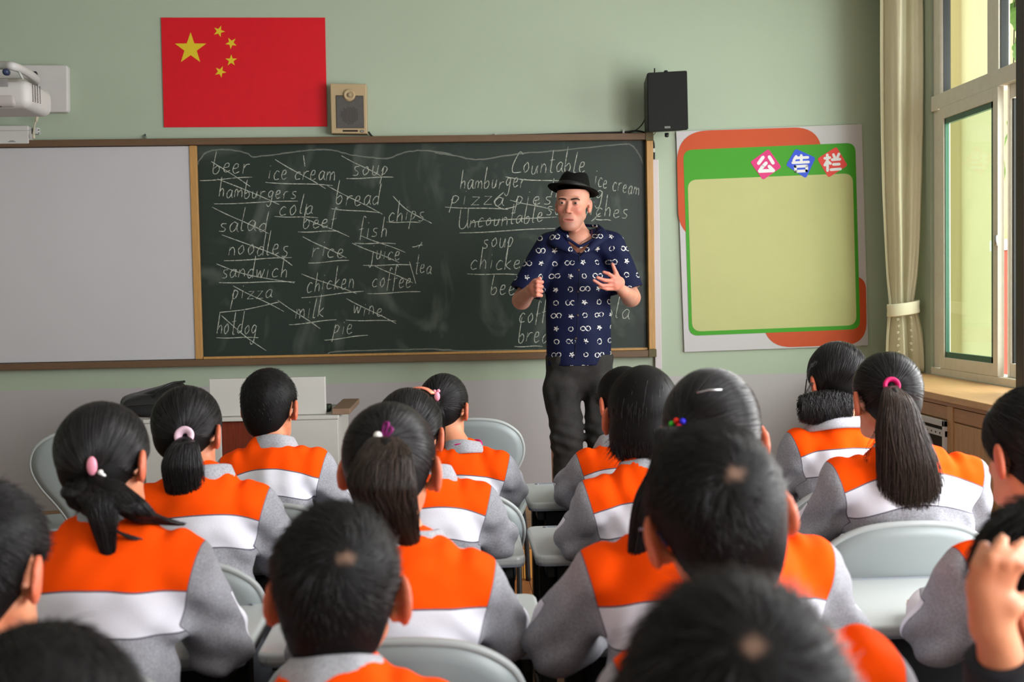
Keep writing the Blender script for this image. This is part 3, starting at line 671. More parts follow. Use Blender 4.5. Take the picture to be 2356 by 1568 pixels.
for k, pts in enumerate([[(335, 309), (329, 314), (334, 325)], [(335, 309), (333, 317), (337, 325)], [(336, 309), (340, 320), (338, 325)]]):
    tb('wire', catmull([W(x, y, .004+.012*(i == 1))-O3 for i, (x, y) in enumerate(pts)], 6), .0018, [m_cable, m_cable, m_white][k], wr)
bx('hole_cover', (-.006, -.004, .018), (.006, -.0005, .03), m_wall, wr)

# --- projector, wall plate, control box
m_pj = mat('projector_white', hexc(196, 192, 190), .4, var=.01); m_pjg = mat('projector_grey', hexc(146, 140, 130), .5); m_pjd = mat('projector_shade', hexc(176, 168, 166), .5)
m_vent = mat('vent_grey', hexc(150, 146, 146), .6)
wp = wallplate('projector_wall_plate', [(x, y) for x, y in rpoly([(-90, 152), (162, 153), (163, 261), (-90, 262)], 8, 5)], .001, .05, m_pj, None, .008)
tag(wp, 'white rounded wall plate behind the projector', 'wall plate')
PY = 5.95
pj = empty('projector', onY(20, 228, PY), 0, 'white short-throw projector on a wall arm at the left edge', 'projector'); O4 = pj.location.copy(); k4 = PY/F*1.0
Pj = lambda px, py, y=PY: onY(px, py, y)-O4
f = Field((-.75, -.25, -.14), (.3, .3, .18), .006)
p1, p2 = Pj(-160, 228), Pj(96, 228)
f.add(bx_sdf(((p1.x+p2.x)/2, 0, 0), ((p2.x-p1.x)/2+.0, .17, .070), .045), .0)
me = f.mesh('body'); me.materials.append(m_pj); body = link('body', me, None, pj)
# darker top cover and lower belly
f = Field((-.75, -.25, -.14), (.3, .3, .18), .006); f.add(bx_sdf(((p1.x+p2.x)/2, .012, .038), ((p2.x-p1.x)/2-.03, .17, .045), .035), .0)
me = f.mesh('top_cover'); me.materials.append(m_pjg); link('top_cover', me, None, pj)
f = Field((-.75, -.25, -.14), (.3, .3, .18), .006); f.add(bx_sdf(((p1.x+p2.x)/2-.02, -.002, -.03), ((p2.x-p1.x)/2-.04, .172, .036), .03), .0)
me = f.mesh('lower_shell'); me.materials.append(m_pjd); link('lower_shell', me, None, pj)
bm = bmesh.new(); a0 = Pj(21, 197); a1 = Pj(49, 213)
for k in range(9): z = a1.z+(a0.z-a1.z)*k/8; box(bm, (a0.x, -.1735, z-.0014), (a1.x, -.170, z+.0014))
fin('vent_slots', bm, m_vent, pj)
vg = empty('side_vent', (0, 0, 0)); vg.parent = pj
for i in range(4):
    for j in range(13):
        p = Pj(101+i*2.2+j*.1, 205+j*3.1); lathe('hole', [(.0026, 0), (.0026, .003)], m_gap, vg, 6, Matrix.Translation((p.x-.012, -.125+i*.02, p.z)) @ Matrix.Rotation(PI/2, 4, 'X') @ Matrix.Rotation(.6, 4, 'Y'))
m_led = mat('blue_led', (.02, .02, .3), .4, emit=((.1, .15, 1), 6))
p = Pj(1, 226); lathe('status_light', [(.004, 0), (.004, .003), (.001, .004)], m_led, pj, 10, Matrix.Translation((p.x, -.170, p.z)) @ Matrix.Rotation(PI/2, 4, 'X'))
p = Pj(1.5, 207); text_mesh('lettering', 'N', .018, m_gap, pj, (p.x, -.1715, p.z))
bx('lens_mark', (Pj(8, 258).x, -.172, Pj(8, 259).z), (Pj(34, 258).x, -.168, Pj(8, 257.3).z), m_gap, pj)
# mounting arm
tb('arm', catmull([Pj(-60, 148, PY+.1), Pj(5, 150, PY+.02), Pj(32, 153, PY), Pj(60, 165, PY+.15), Pj(84, 182, PY+.4), Pj(84, 186, WY-.06)], 8), .022, m_pj, pj, 14, flat=(1, .8))
bx('arm_bracket', (Pj(-90, 1).x, -.02, .072), (Pj(-41, 1).x, WY-PY-.055, .10), m_pjg, pj, bev=.006)
bx('arm_frame', (Pj(-30, 1).x, .06, .072), (Pj(40, 1).x, .12, .115), m_pjg, pj, bev=.006)
for k in range(3): bx('dark_recess', (Pj(-20+k*22, 1).x, .055, .08), (Pj(-8+k*22, 1).x, .06, .108), m_blk2, pj, bev=.002)
lathe('adjust_knob', [(.001, 0), (.016, 0), (.018, .02), (.012, .035), (.001, .036)], mat('knob_blue', hexc(50, 58, 84), .3), pj, 18, Matrix.Translation(Pj(17, 167, PY-.02)) @ Matrix.Rotation(PI/2, 4, 'X'))
tb('arm_cable', catmull([Pj(44, 166, PY), Pj(49, 175, PY), Pj(53, 184, PY+.03)], 6), .006, m_white, pj)
tb('black_bracket', [W(62, 166, .065)-O4, W(83, 166, .065)-O4, W(85, 170, .065)-O4, W(85, 196, .065)-O4], .005, m_blk2, pj)
# control box and socket
cbx = wallplate('control_box', [(x, y) for x, y in rpoly([(-90, 294), (76, 293), (77, 334), (-90, 335)], 3, 4)], .001, .075, m_pj, None, .004)
tag(cbx, 'flat white control box on the wall below the projector', 'box')
wallplate('lid_seam', [(-80, 300.5), (71, 299.5), (71, 300.5), (-80, 301.5)], .0765, .0006, m_vent, cbx)
wallplate('small_print', [(22, 323.5), (33, 323.3), (33, 324.3), (22, 324.5)], .0765, .0006, m_gap, cbx); wallplate('small_print', [(18, 325.5), (36, 325.3), (36, 326.3), (18, 326.5)], .0765, .0006, m_gap, cbx)
so = wallplate('wall_socket', [(82, 296), (92, 295), (93, 310), (83, 310)], .001, .04, m_white, None, .002); tag(so, 'small white wall socket at the right of the control box', 'socket')
for x, y in ((89, 299), (89.5, 306)): wallplate('socket_hole', [(x-1.4, y-1.2), (x+1.4, y-1), (x+1.4, y+1.2), (x-1.4, y+1)], .0415, .001, m_gap, so)
cd = empty('white_cable', W(84, 300), 0, 'white cable with plug hanging from the projector to the control box', 'cable'); O5 = cd.location.copy()
tb('cord', catmull([W(87, 262, .06)-O5, W(84, 272, .06)-O5, W(80, 288, .06)-O5, W(77, 305, .085)-O5, W(76.5, 316, .085)-O5], 8), .004, mat('cream_cable', hexc(190, 182, 160), .5), cd)
tb('plug', [W(86, 266, .06)-O5, W(83, 280, .06)-O5], .0085, mat('cream_cable', (1, 1, 1)), cd); tb('plug', [W(77.5, 308, .085)-O5, W(77.5, 319, .085)-O5], .0085, MATS['cream_cable'], cd)

# ------------------------------------------------------------------ curtain with tie band
m_cur = mat('curtain_cloth', hexc(246, 238, 214), .85, var=.05, vscale=30, sheen=.2, stretch=(1, 1, .3))
for nm in ('curtain_cloth',):
    nt_ = MATS[nm].node_tree; b_s = nt_.nodes['Principled BSDF']; tl_ = nt_.nodes.new('ShaderNodeBsdfTranslucent'); tl_.inputs[0].default_value = (*hexc(250, 244, 224), 1)
    ms_ = nt_.nodes.new('ShaderNodeMixShader'); ms_.inputs[0].default_value = .45; nt_.links.new(b_s.outputs[0], ms_.inputs[1]); nt_.links.new(tl_.outputs[0], ms_.inputs[2]); nt_.links.new(ms_.outputs[0], nt_.nodes['Material Output'].inputs[0])
m_cur2 = mat('curtain_band', hexc(244, 236, 208), .8, sheen=.2)
CYc = 6.46
cur = empty('curtain', (0, 0, 0), 0, 'long cream patterned curtain gathered by a tie band in the corner beside the window', 'curtain')
prof = [(0, 2026, 2122), (150, 2027, 2121), (300, 2029, 2119), (450, 2033, 2114), (560, 2038, 2110), (640, 2042, 2104), (690, 2046, 2098), (706, 2047, 2101), (720, 2044, 2108), (780, 2040, 2118), (840, 2038, 2124), (858, 2038, 2126)]
def interp(y, k): return float(np.interp(y, [p[0] for p in prof], [p[k] for p in prof]))
NU, rows = 120, []
ys_ = [-190]+list(np.linspace(0, 690, 26))+list(np.linspace(700, 858, 12))
bm = bmesh.new(); grid = []
for y in ys_:
    xa, xb = interp(y, 1), interp(y, 2); row = []
    A = onY(xa, y, CYc); B = onY(xb, y, CYc); W_ = B.x-A.x; pinch = math.exp(-((y-705)/55)**2)
    for k in range(NU+1):
        t = k/NU; ph = t*PI*2*1.8+.3*math.sin(y*.004)+1.2*math.sin(t*3)
        dep = (.042*(1-.5*pinch))*math.sin(ph)+.007*math.sin(ph*3.1+1)+.003*math.sin(t*60)
        x = A.x+W_*t; yy = CYc+dep-.03*math.sin(PI*t)
        yy = min(yy, WY-.012)
        row.append(bm.verts.new((min(x, WX-.012), yy, A.z+(B.z-A.z)*t+(.012*math.sin(t*9) if y > 850 else 0))))
    grid.append(row)
for i in range(len(grid)-1):
    for k in range(NU): bm.faces.new((grid[i][k], grid[i+1][k], grid[i+1][k+1], grid[i][k+1]))
o = fin('cloth', bm, m_cur, cur, smooth=True); sm = o.modifiers.new('thickness', 'SOLIDIFY'); sm.thickness = .003
A, B = onY(2043, 712, CYc), onY(2104, 706, CYc); cxm = (A+B)/2
bm = bmesh.new(); rr = (B.x-A.x)/2+.012
for k in range(48):
    pass
ringz = [(-.036, 1.0), (-.03, 1.03), (0, 1.0), (.03, 1.03), (.036, 1.0)]; rings = []
for dz, sc in ringz:
    rings.append([bm.verts.new(cxm+Vector((rr*sc*math.cos(2*PI*k/40), .075*sc*math.sin(2*PI*k/40)-.03, dz+.012*math.cos(2*PI*k/40)))) for k in range(40)])
for a, b_ in zip(rings, rings[1:]):
    for k in range(40): bm.faces.new((a[k], a[(k+1) % 40], b_[(k+1) % 40], b_[k]))
o = fin('tie_band', bm, m_cur2, cur, smooth=True); sm = o.modifiers.new('thickness', 'SOLIDIFY'); sm.thickness = .004
# scroll embroidery below the band
bm = bmesh.new()
for col_, (px, y0_) in enumerate(((2066, 735), (2096, 700))):
    for k in range(8):
        p = onY(px+(k % 2)*2, y0_+k*15, CYc-.09); sg = 1 if col_ == 0 else -1
        pts = [p+Vector((sg*.008*(1-a/9)*math.cos(a), 0, .008*(1-a/9)*math.sin(a))) for a in [q*.6 for q in range(13)]]
        tube(bm, pts, .0012, 5)
fin('embroidery', bm, mat('curtain_thread', hexc(240, 232, 205), .7), cur, smooth=True)
bx('curtain_rail', (WX-.75, CYc-.02, 3.16), (WX-.03, CYc+.02, 3.2), m_alu, cur)

# ------------------------------------------------------------------ teacher's desk with its upright flap, bag on it
m_lec = mat('lectern_grey', hexc(188, 186, 180), .5, var=.015); m_lecw = mat('mahogany_veneer', hexc(104, 40, 24), .4, var=.25, vscale=8, stretch=(14, 1, 1)); m_lect = mat('lectern_edge_wood', hexc(128, 104, 84), .5, var=.15, vscale=8, stretch=(2, 8, 1))
LY = 5.62
def LP(px, py, y=LY): return onY(px, py, y)
zt_ = LP(760, 955).z; xl, xr = LP(332, 1000).x, LP(778, 1000).x
lec = empty('teacher_desk', ((xl+xr)/2, LY, PLAT_Z), 0, 'grey teacher desk with mahogany front panel and upright flap behind the front pupils', 'desk'); OL = lec.location.copy()
def lbx(name, lo, hi, m, bev=.003, par=lec): return bx(name, Vector(lo)-OL, Vector(hi)-OL, m, par, bev=bev)
zb_ = PLAT_Z+.001; yB_ = LY+.55
xm0, xm1 = LP(508, 1000).x, LP(640, 1000).x
lbx('side_cabinet', (xl, LY, zb_), (xm0, yB_, zt_-.02), m_lec); lbx('side_cabinet', (xm1, LY, zb_), (xr, yB_, zt_-.02), m_lec)
lbx('front_panel', (xm0+.001, LY+.02, zb_), (xm1-.001, LY+.05, zt_-.021), m_lecw)
lbx('desk_top', (xl-.005, LY-.006, zt_-.019), (xr+.005, yB_+.03, zt_), m_lec, .004)
lbx('end_flap', (xr-.03, LY+.02, zt_+.001), (xr+.06, yB_+.02, zt_+.03), m_lect, .003)
lbx('upright_flap', (LP(476, 900).x, LY+.05, zt_+.001), (LP(746, 900).x, LY+.085, LP(700, 867, LY+.05).z), m_lec, .004)
ms = lbx('mouse_block', (xr-.115, LY+.16, zt_+.001), (xr-.055, LY+.26, zt_+.035), mat('dark_green_block', hexc(40, 50, 36), .5), .006); 
# bag
bg_ = empty('black_bag', LP(365, 955, LY+.2), 0, 'black leather bag lying on the left end of the teacher desk', 'bag'); bg_.location.z = zt_+.001
ax_, bx_ = LP(272, 950, LY+.2).x-bg_.location.x, LP(430, 950, LY+.2).x-bg_.location.x
f = Field((-.35, -.22, -.02), (.3, .22, .26), .006); f.add(bx_sdf(((ax_+bx_)/2+.03, 0, .045), ((bx_-ax_)/2-.03, .15, .045), .03), 0)
f.add(rc((ax_+.06, 0, .07), (bx_-.06, .02, .12), .035, .05, (1, 2.6, 1)), .05); f.cut((0, 0, -1), 0.0, .002); f.warp(lambda p: .004*snoise(p, 40, 3))
me = f.mesh('body'); me.materials.append(mat('black_leather', (.016, .016, .017), .38, bump=.25, bscale=120)); link('body', me, None, bg_)
tb('handle', catmull([(.0, -.12, .09), (.03, -.13, .13), (.09, -.1, .165), (.14, -.02, .17)], 8), .006, m_blk2, bg_)
tb('zip', catmull([(ax_+.03, -.155, .062), (0, -.165, .072), (bx_-.05, -.155, .075)], 8), .0025, mat('dark_metal', (.1, .1, .1), .35, metal=1), bg_)
# ================================================================== CHAIRS AND DESKS
m_cp = mat('grey_chair_plastic', hexc(138, 146, 146), .4, spec=.4, bump=.04, bscale=400); m_rim = mat('grey_chair_rim', hexc(158, 163, 162), .38)
m_leg = mat('dark_grey_steel', hexc(46, 48, 50), .45); m_dk = mat('desk_top_plastic', hexc(178, 183, 181), .26, spec=.5); m_dke = mat('desk_edge_plastic', hexc(128, 134, 142), .35)
m_blkb = mat('desk_box', hexc(26, 26, 28), .5)
def back_outline(w, h):
    """rounded fan shape in x,z; widest near the top, waisted below"""
    hw = w/2
    pts = [(-.30*hw, 0), (-.34*hw, .12*h), (-.55*hw, .28*h), (-.80*hw, .44*h), (-.97*hw, .60*h), (-.99*hw, .74*h), (-.86*hw, .87*h), (-.52*hw, .97*h), (0, h)]
    full = pts+[(-x, z) for x, z in pts[-2::-1]]
    return [Vector((p[0], p[1], 0)) for p in catmull([(x, z, 0) for x, z in full], 6)]
def make_chair(label, w=.44, h=.43, seat=.40, top=.82):
    r = empty('classroom_chair', (0, 0, 0), 0, label, 'chair')
    ol = back_outline(w, h); z0 = top-h
    def bend(x, z): t = z/h; return Vector((x, -.015-.07*t+.55*x*x*1.2, z0+z))       # front face of the shell
    bm = bmesh.new(); cen = Vector((0, h*.55, 0)); K = 6; rings = []
    for s_ in [k/K for k in range(K, 0, -1)]:
        rings.append([bm.verts.new(bend(cen.x+(p.x-cen.x)*s_, cen.y+(p.y-cen.y)*s_)+Vector((0, (-.006 if s_ < .93 else 0), 0))) for p in ol])
    c0 = bm.verts.new(bend(0, cen.y)+Vector((0, -.006, 0))); N = len(ol)
    for A, B in zip(rings, rings[1:]):
        for k in range(N): bm.faces.new((A[k], A[(k+1) % N], B[(k+1) % N], B[k]))
    for k in range(N): bm.faces.new((rings[-1][k], rings[-1][(k+1) % N], c0))
    o = fin('backrest', bm, m_cp, r, smooth=True); s_ = o.modifiers.new('thickness', 'SOLIDIFY'); s_.thickness = .012; s_.offset = 0
    bm = bmesh.new(); tube(bm, [bend(p.x, p.y) for p in ol], .0085, 8, closed=True); fin('backrest_rim', bm, m_rim, r, smooth=True)
    bm = bmesh.new(); prism(bm, [Vector((x, y, seat-.03)) for x, y in rpoly([(-.20, .0), (.20, .0), (.20, .38), (-.20, .38)], .07, 6)], (0, 0, .03)); fin('seat', bm, m_cp, r, bev=.008)
    for sx in (-1, 1):
        tb('leg', catmull([(sx*.17, .34, seat-.03), (sx*.185, .37, .2), (sx*.19, .39, .0)], 5), .013, m_leg, r)
        tb('leg', catmull([(sx*.17, .04, seat-.03), (sx*.185, .0, .2), (sx*.19, -.05, .0)], 5), .013, m_leg, r)
    tb('spine', catmull([(0, .12, seat-.036), (0, .0, seat-.04), (0, -.04, seat+.05), (0, -.052, top-.2)], 6), [.018]*19, m_leg, r, flat=(1, 1.6))
    return r
def make_desk(label, w=.585, d=.40, z=.675):
    r = empty('school_desk', (0, 0, 0), 0, label, 'desk')
    bm = bmesh.new(); prism(bm, [Vector((x, y, z-.026)) for x, y in rpoly([(-w/2, 0), (w/2, 0), (w/2, d), (-w/2, d)], .035, 6)], (0, 0, .026)); fin('desk_top', bm, m_dk, r, bev=.009, seg=3)
    bm = bmesh.new(); ol = [Vector((x, y, z-.03)) for x, y in rpoly([(-w/2+.002, .002), (w/2-.002, .002), (w/2-.002, d-.002), (-w/2+.002, d-.002)], .035, 6)]
    prism(bm, ol, (0, 0, .013)); fin('edge_band', bm, m_dke, r, bev=.003)
    bm = bmesh.new(); tube(bm, catmull([(-w/2+.06, d-.035, z), (-w/2+.09, d-.028, z+.0005), (w/2-.09, d-.028, z+.0005), (w/2-.05, d-.036, z)], 8), .0035, 6); fin('pencil_rib', bm, m_dke, r, smooth=True)
    bx('book_box', (-w/2+.06, .03, z-.16), (w/2-.06, d-.03, z-.034), m_blkb, r, bev=.006)
    for sx in (-1, 1):
        bx('column', (sx*(w/2-.045)-.022, d*.5-.035, .035), (sx*(w/2-.045)+.022, d*.5+.035, z-.032), m_leg, r, bev=.008)
        bx('foot', (sx*(w/2-.045)-.022, .0, .0), (sx*(w/2-.045)+.022, d+.02, .034), m_leg, r, bev=.01)
        bx('gusset', (sx*(w/2-.045)-.012, .04, z-.07), (sx*(w/2-.045)+.012, d-.04, z-.031), m_leg, r, bev=.006)
    bx('stretcher', (-w/2+.06, d*.5-.015, .12), (w/2-.06, d*.5+.015, .16), m_leg, r, bev=.005)
    return r
# ================================================================== PEOPLE: materials
class NX:
    """tiny wrapper for shader maths"""
    def __init__(s, nt, o): s.nt, s.o = nt, o
    def _op(s, op, *a):
        n = s.nt.nodes.new('ShaderNodeMath'); n.operation = op
        for i, x in enumerate((s,)+a):
            if isinstance(x, NX): s.nt.links.new(x.o, n.inputs[i])
            else: n.inputs[i].default_value = x
        return NX(s.nt, n.outputs[0])
    def __add__(s, x): return s._op('ADD', x)
    def __sub__(s, x): return s._op('SUBTRACT', x)
    def __mul__(s, x): return s._op('MULTIPLY', x)
    def __truediv__(s, x): return s._op('DIVIDE', x)
    def gt(s, x): return s._op('GREATER_THAN', x)
    def lt(s, x): return s._op('LESS_THAN', x)
    def abs(s): return s._op('ABSOLUTE')
    def floor(s): return s._op('FLOOR')
    def fmod(s, x): return s._op('FLOORED_MODULO', x)
    def sqrt(s): return s._op('SQRT')
    def cos(s): return s._op('COSINE')
    def atan2(s, x): return s._op('ARCTAN2', x)
    def mn(s, x): return s._op('MINIMUM', x)
    def mx(s, x): return s._op('MAXIMUM', x)
def nattr(nt, name):
    a = nt.nodes.new('ShaderNodeAttribute'); a.attribute_name = name; return NX(nt, a.outputs['Fac'])
def cmix(nt, f, A, B):
    m = nt.nodes.new('ShaderNodeMix'); m.data_type = 'RGBA'
    if isinstance(f, NX): nt.links.new(f.o, m.inputs[0])
    else: m.inputs[0].default_value = f
    for i, x in ((6, A), (7, B)):
        if isinstance(x, tuple): m.inputs[i].default_value = (*x, 1)
        else: nt.links.new(x, m.inputs[i])
    return m.outputs[2]
def newmat(name):
    m = bpy.data.materials.new(name); m.use_nodes = True; return m, m.node_tree, m.node_tree.nodes['Principled BSDF']
def noise(nt, scale, lo, hi, detail=3, vec=None, a=.3, b_=.7):
    t = nt.nodes.new('ShaderNodeTexNoise'); t.inputs['Scale'].default_value = scale; t.inputs['Detail'].default_value = detail
    if vec is None: tc = nt.nodes.new('ShaderNodeTexCoord'); vec = tc.outputs['Object']
    nt.links.new(vec, t.inputs['Vector']); r = nt.nodes.new('ShaderNodeMapRange'); r.inputs[1].default_value = a; r.inputs[2].default_value = b_; r.inputs[3].default_value = lo; r.inputs[4].default_value = hi
    nt.links.new(t.outputs['Fac'], r.inputs[0]); return NX(nt, r.outputs[0])
def scl(nt, c_, f):
    v = nt.nodes.new('ShaderNodeVectorMath'); v.operation = 'SCALE'
    if isinstance(c_, tuple): v.inputs[0].default_value = c_
    else: nt.links.new(c_, v.inputs[0])
    nt.links.new(f.o, v.inputs['Scale']); return v.outputs[0]
def bumpn(nt, bsdf, h, dist=.002, st=.4):
    b = nt.nodes.new('ShaderNodeBump'); b.inputs['Distance'].default_value = dist; b.inputs['Strength'].default_value = st; nt.links.new(h.o, b.inputs['Height']); nt.links.new(b.outputs[0], bsdf.inputs['Normal'])
# school jacket: orange yoke, white band, grey body and sleeves with a white stripe, dark piping
JO, JW, JG, JP = (1.0, .080, .002), (.74, .73, .80), hexc(150, 150, 156), hexc(92, 88, 100)
m_jk, nt, b = newmat('school_jacket_cloth')
h, sl_, st = nattr(nt, 'band'), nattr(nt, 'sleeve'), nattr(nt, 'stripe')
gr_ = scl(nt, JG, noise(nt, 260, .78, 1.22, 2)); gr_ = scl(nt, gr_, noise(nt, 30, .95, 1.05))
BW = .078
torso = cmix(nt, h.gt(0), JW, JO); torso = cmix(nt, h.lt(-BW), torso, gr_)
torso = cmix(nt, (h.abs().lt(.0016)).mx((h+BW).abs().lt(.0016)), torso, JP)
slv = cmix(nt, st.gt(0), gr_, JW); slv = cmix(nt, st.abs().lt(.035), slv, JP); slv = cmix(nt, st.gt(.75), slv, JO)
col = cmix(nt, sl_.gt(0), torso, slv); col = cmix(nt, sl_.abs().lt(.0009), col, JP)
nt.links.new(col, b.inputs['Base Color']); b.inputs['Roughness'].default_value = .9; b.inputs['Specular IOR Level'].default_value = .06
bumpn(nt, b, noise(nt, 500, 0, 1), .0008, .3)
m_col, nt, b = newmat('grey_collar_cloth'); nt.links.new(scl(nt, hexc(166, 166, 172), noise(nt, 260, .8, 1.2, 2)), b.inputs['Base Color']); b.inputs['Roughness'].default_value = .9; b.inputs['Specular IOR Level'].default_value = .15
def skinmat(name, base, deep, lip=None):
    m, nt, b = newmat(name); c1 = cmix(nt, noise(nt, 14, 0, 1, 4), base, deep)
    if lip: c1 = cmix(nt, nattr(nt, 'redness'), c1, lip); c1 = cmix(nt, nattr(nt, 'stubble'), c1, hexc(112, 84, 76)); c1 = cmix(nt, nattr(nt, 'lips'), c1, hexc(178, 92, 86))
    nt.links.new(c1, b.inputs['Base Color']); b.inputs['Roughness'].default_value = .5; b.inputs['Specular IOR Level'].default_value = .4
    b.inputs['Subsurface Weight'].default_value = .0; b.inputs['Sheen Weight'].default_value = .05
    return m
m_skin = skinmat('child_skin', hexc(212, 146, 108), hexc(196, 122, 88), hexc(200, 92, 62))
m_tskin = skinmat('teacher_skin', hexc(200, 144, 122), hexc(186, 124, 102), hexc(200, 104, 88))
m_trou = mat('trouser_cloth', hexc(70, 72, 78), .9, var=.15, vscale=200)
m_hair, nt, b = newmat('black_hair'); wh = nattr(nt, 'whorl')
nt.links.new(cmix(nt, wh, (.006, .0055, .0055), hexc(128, 100, 84)), b.inputs['Base Color']); b.inputs['Roughness'].default_value = .5; b.inputs['Specular IOR Level'].default_value = .10
def hairmat(name, c1, c2, rough=.36):
    m, nt, b = newmat(name); ci = nt.nodes.new('ShaderNodeHairInfo')
    nt.links.new(cmix(nt, NX(nt, ci.outputs['Random']), c1, c2), b.inputs['Base Color']); b.inputs['Roughness'].default_value = rough; b.inputs['Specular IOR Level'].default_value = .25; return m
m_str = hairmat('black_hair_strand', (.004, .0036, .0036), (.026, .023, .024), .3); m_strb = hairmat('brown_black_hair_strand', (.005, .004, .0035), (.055, .032, .022), .36)

def rotpt(R, c_, p): return np.array(c_, 'f4')+np.asarray(R, 'f4')@np.array(p, 'f4')
def curves(name, pts, rad, m, parent):
    """pts: (n, k, 3) numpy; rad: (k,) or (n,k)"""
    n_, k_ = pts.shape[:2]; hc = bpy.data.hair_curves.new(name); hc.add_curves([k_]*n_)
    hc.attributes['position'].data.foreach_set('vector', np.ascontiguousarray(pts, 'f4').ravel())
    a = hc.attributes.get('radius') or hc.attributes.new('radius', 'FLOAT', 'POINT')
    a.data.foreach_set('value', np.ascontiguousarray(np.broadcast_to(rad, (n_, k_)), 'f4').ravel())
    hc.materials.append(m); o = bpy.data.objects.new(name, hc); COL.objects.link(o); o.parent = parent; return o
def sample_surface(me, n_, rng, zmin=None):
    co, no = vco(me), vno(me); i = rng.integers(0, len(co), n_)
    return co[i]+rng.normal(scale=.0015, size=(n_, 3)).astype('f4'), no[i]
HC, HR = np.array((0, -.012, .022), 'f4'), np.array((.073, .089, .086), 'f4')      # cranium ellipsoid in head space

def hair_cap(t, style, seed, vox=.0055, earcut=True):
    f = Field((-.12, -.14, -.17), (.12, .12, .13), vox)
    f.add(e_sdf(HC, HR+t), 0); f.add(e_sdf((0, -.036, -.028), (.060+t*.6, .052+t*.7, .056)), .02)
    if style == 'short': f.add(e_sdf((0, -.034, -.062), (.052+t*.3, .036+t*.4, .052)), .03)
    if style == 'bob': f.add(e_sdf((0, -.028, -.055), (.082, .070, .062)), .03)
    f.sub(half((0, -.75, .66), -.030 if style != 'bob' else -.036), .01)            # hairline: temple to behind the ear
    if style != 'bob':
        for s_ in (-1, 1): f.sub(e_sdf((s_*.088, .014, -.012), (.03, .023, .036)), .004) if earcut else None
    f.cut((0, .25, -1), .100 if style == 'short' else (.086 if style != 'bob' else .104), .012)
    f.warp(lambda p: .0008*snoise(p, 110 if style == 'short' else 60, seed))
    return f.mesh('hair')
def grow_short(me, n_, L, crown, rng, R, C, swirl=.5, smooth=False, lf=.18, jt=.10):
    p, nn = sample_surface(me, n_, rng); cr = np.array(crown, 'f4'); nn = nn.copy()
    d = p-cr; d -= nn*(d*nn).sum(-1, keepdims=True); dist = np.linalg.norm(d, axis=1, keepdims=True)+1e-5; d /= dist
    d = d*math.cos(swirl)+np.cross(nn, d)*math.sin(swirl)
    keep = (dist[:, 0] > .006+.014*rng.random(n_)) & (nn[:, 2] > -.75); p, nn, d = p[keep], nn[keep], d[keep]
    m_ = len(p); l = L*(.6+.7*rng.random((m_, 1))).astype('f4'); l *= np.clip((p[:, 2:3]+.075)/.1, .18, 1) if not smooth else 1; ear = (np.abs(p[:, 0]) > .05) & (np.linalg.norm(p[:, 1:]-np.array((.01, -.012)), axis=1) < .038); l[ear] *= .15 if not smooth else 1
    lift = lf+.2*rng.random((m_, 1)); jit = rng.normal(scale=jt, size=(m_, 3))
    if smooth: jit *= .15; lift = lift*0+.02+.05*rng.random((m_, 1))
    cl = np.stack([snoise(p, 90, 5+i, 4) for i in range(3)], -1)*(.13 if not smooth else .05)
    dr = d*.9+nn*lift+jit+cl; dr /= np.linalg.norm(dr, axis=1, keepdims=True)
    K = 4; out = np.zeros((m_, K, 3), 'f4'); out[:, 0] = p-nn*.003
    for k in range(1, K):
        q = dr*(1)+d*.25*k-nn*(.10 if not smooth else .16)*k+np.array((0, 0, -.22*k if smooth else 0)); q /= np.linalg.norm(q, axis=1, keepdims=True); out[:, k] = out[:, k-1]+q*l/(K-1)
    return out@R.T+C
def grow_combed(me, n_, T, rng, R, C, t, wave=.0):
    p, nn = sample_surface(me, n_, rng); T = np.array(T, 'f4'); RR = HR+t; K = 7
    keep = nn[:, 2] > -.8; p = p[keep]; m_ = len(p); out = np.zeros((m_, K, 3), 'f4')
    rad = 1.004+.022*rng.random((m_, 1)); low = p[:, 2] < -.02
    base = np.linalg.norm((p-HC)/RR, axis=1, keepdims=True); L_ = (.04+.03*rng.random((m_, 1)))
    cur = p.copy(); cl = snoise(p, 70, 9, 4)[:, None]*.012
    for k in range(K):
        q = (cur-HC)/RR; ln = np.linalg.norm(q, axis=1, keepdims=True); tgt = np.maximum(np.where(base < .97, base*1.01, rad)+cl*.5, .5)
        out[:, k] = HC+q/ln*tgt*RR
        d = T-cur; dist = np.linalg.norm(d, axis=1, keepdims=True)+1e-5; cur = cur+d/dist*np.minimum(L_/(K-1), dist)
    return out@R.T+C
def pony_curve(ctrl, rads, n_, rng, clump=6, frac=(.55, 1.0), K=14, spread=1.0):
    """ctrl: control points; rads: radius at each -> strands bundled along the curve"""
    P = np.array([tuple(v) for v in catmull([Vector(c_) for c_ in ctrl], 6)], 'f4'); Rr = np.interp(np.linspace(0, len(ctrl)-1, len(P)), range(len(ctrl)), rads)
    s = np.linspace(0, 1, len(P)); th = rng.random(n_)*2*PI; rr = np.sqrt(rng.random(n_))
    cth = rng.random(60)*2*PI; crr = np.sqrt(rng.random(60)); ci = rng.integers(0, 60, n_); end = frac[0]+(frac[1]-frac[0])*rng.random(n_)**.5
    out = np.zeros((n_, K, 3), 'f4')
    for k in range(K):
        u = (k/(K-1))*end; c_ = np.stack([np.interp(u, s, P[:, j]) for j in range(3)], -1); R_ = np.interp(u, s, Rr)
        mixf = (k/(K-1))*.30; a = th*(1-mixf)+cth[ci]*mixf; r_ = rr*(1-mixf)+crr[ci]*mixf
        out[:, k] = c_+np.stack([np.cos(a)*r_*R_, np.sin(a)*r_*R_*.7, .002*np.sin(u*20+th)], -1)*spread
        out[:, k, 0] += .0016*np.sin(u*14+ci)
    return out

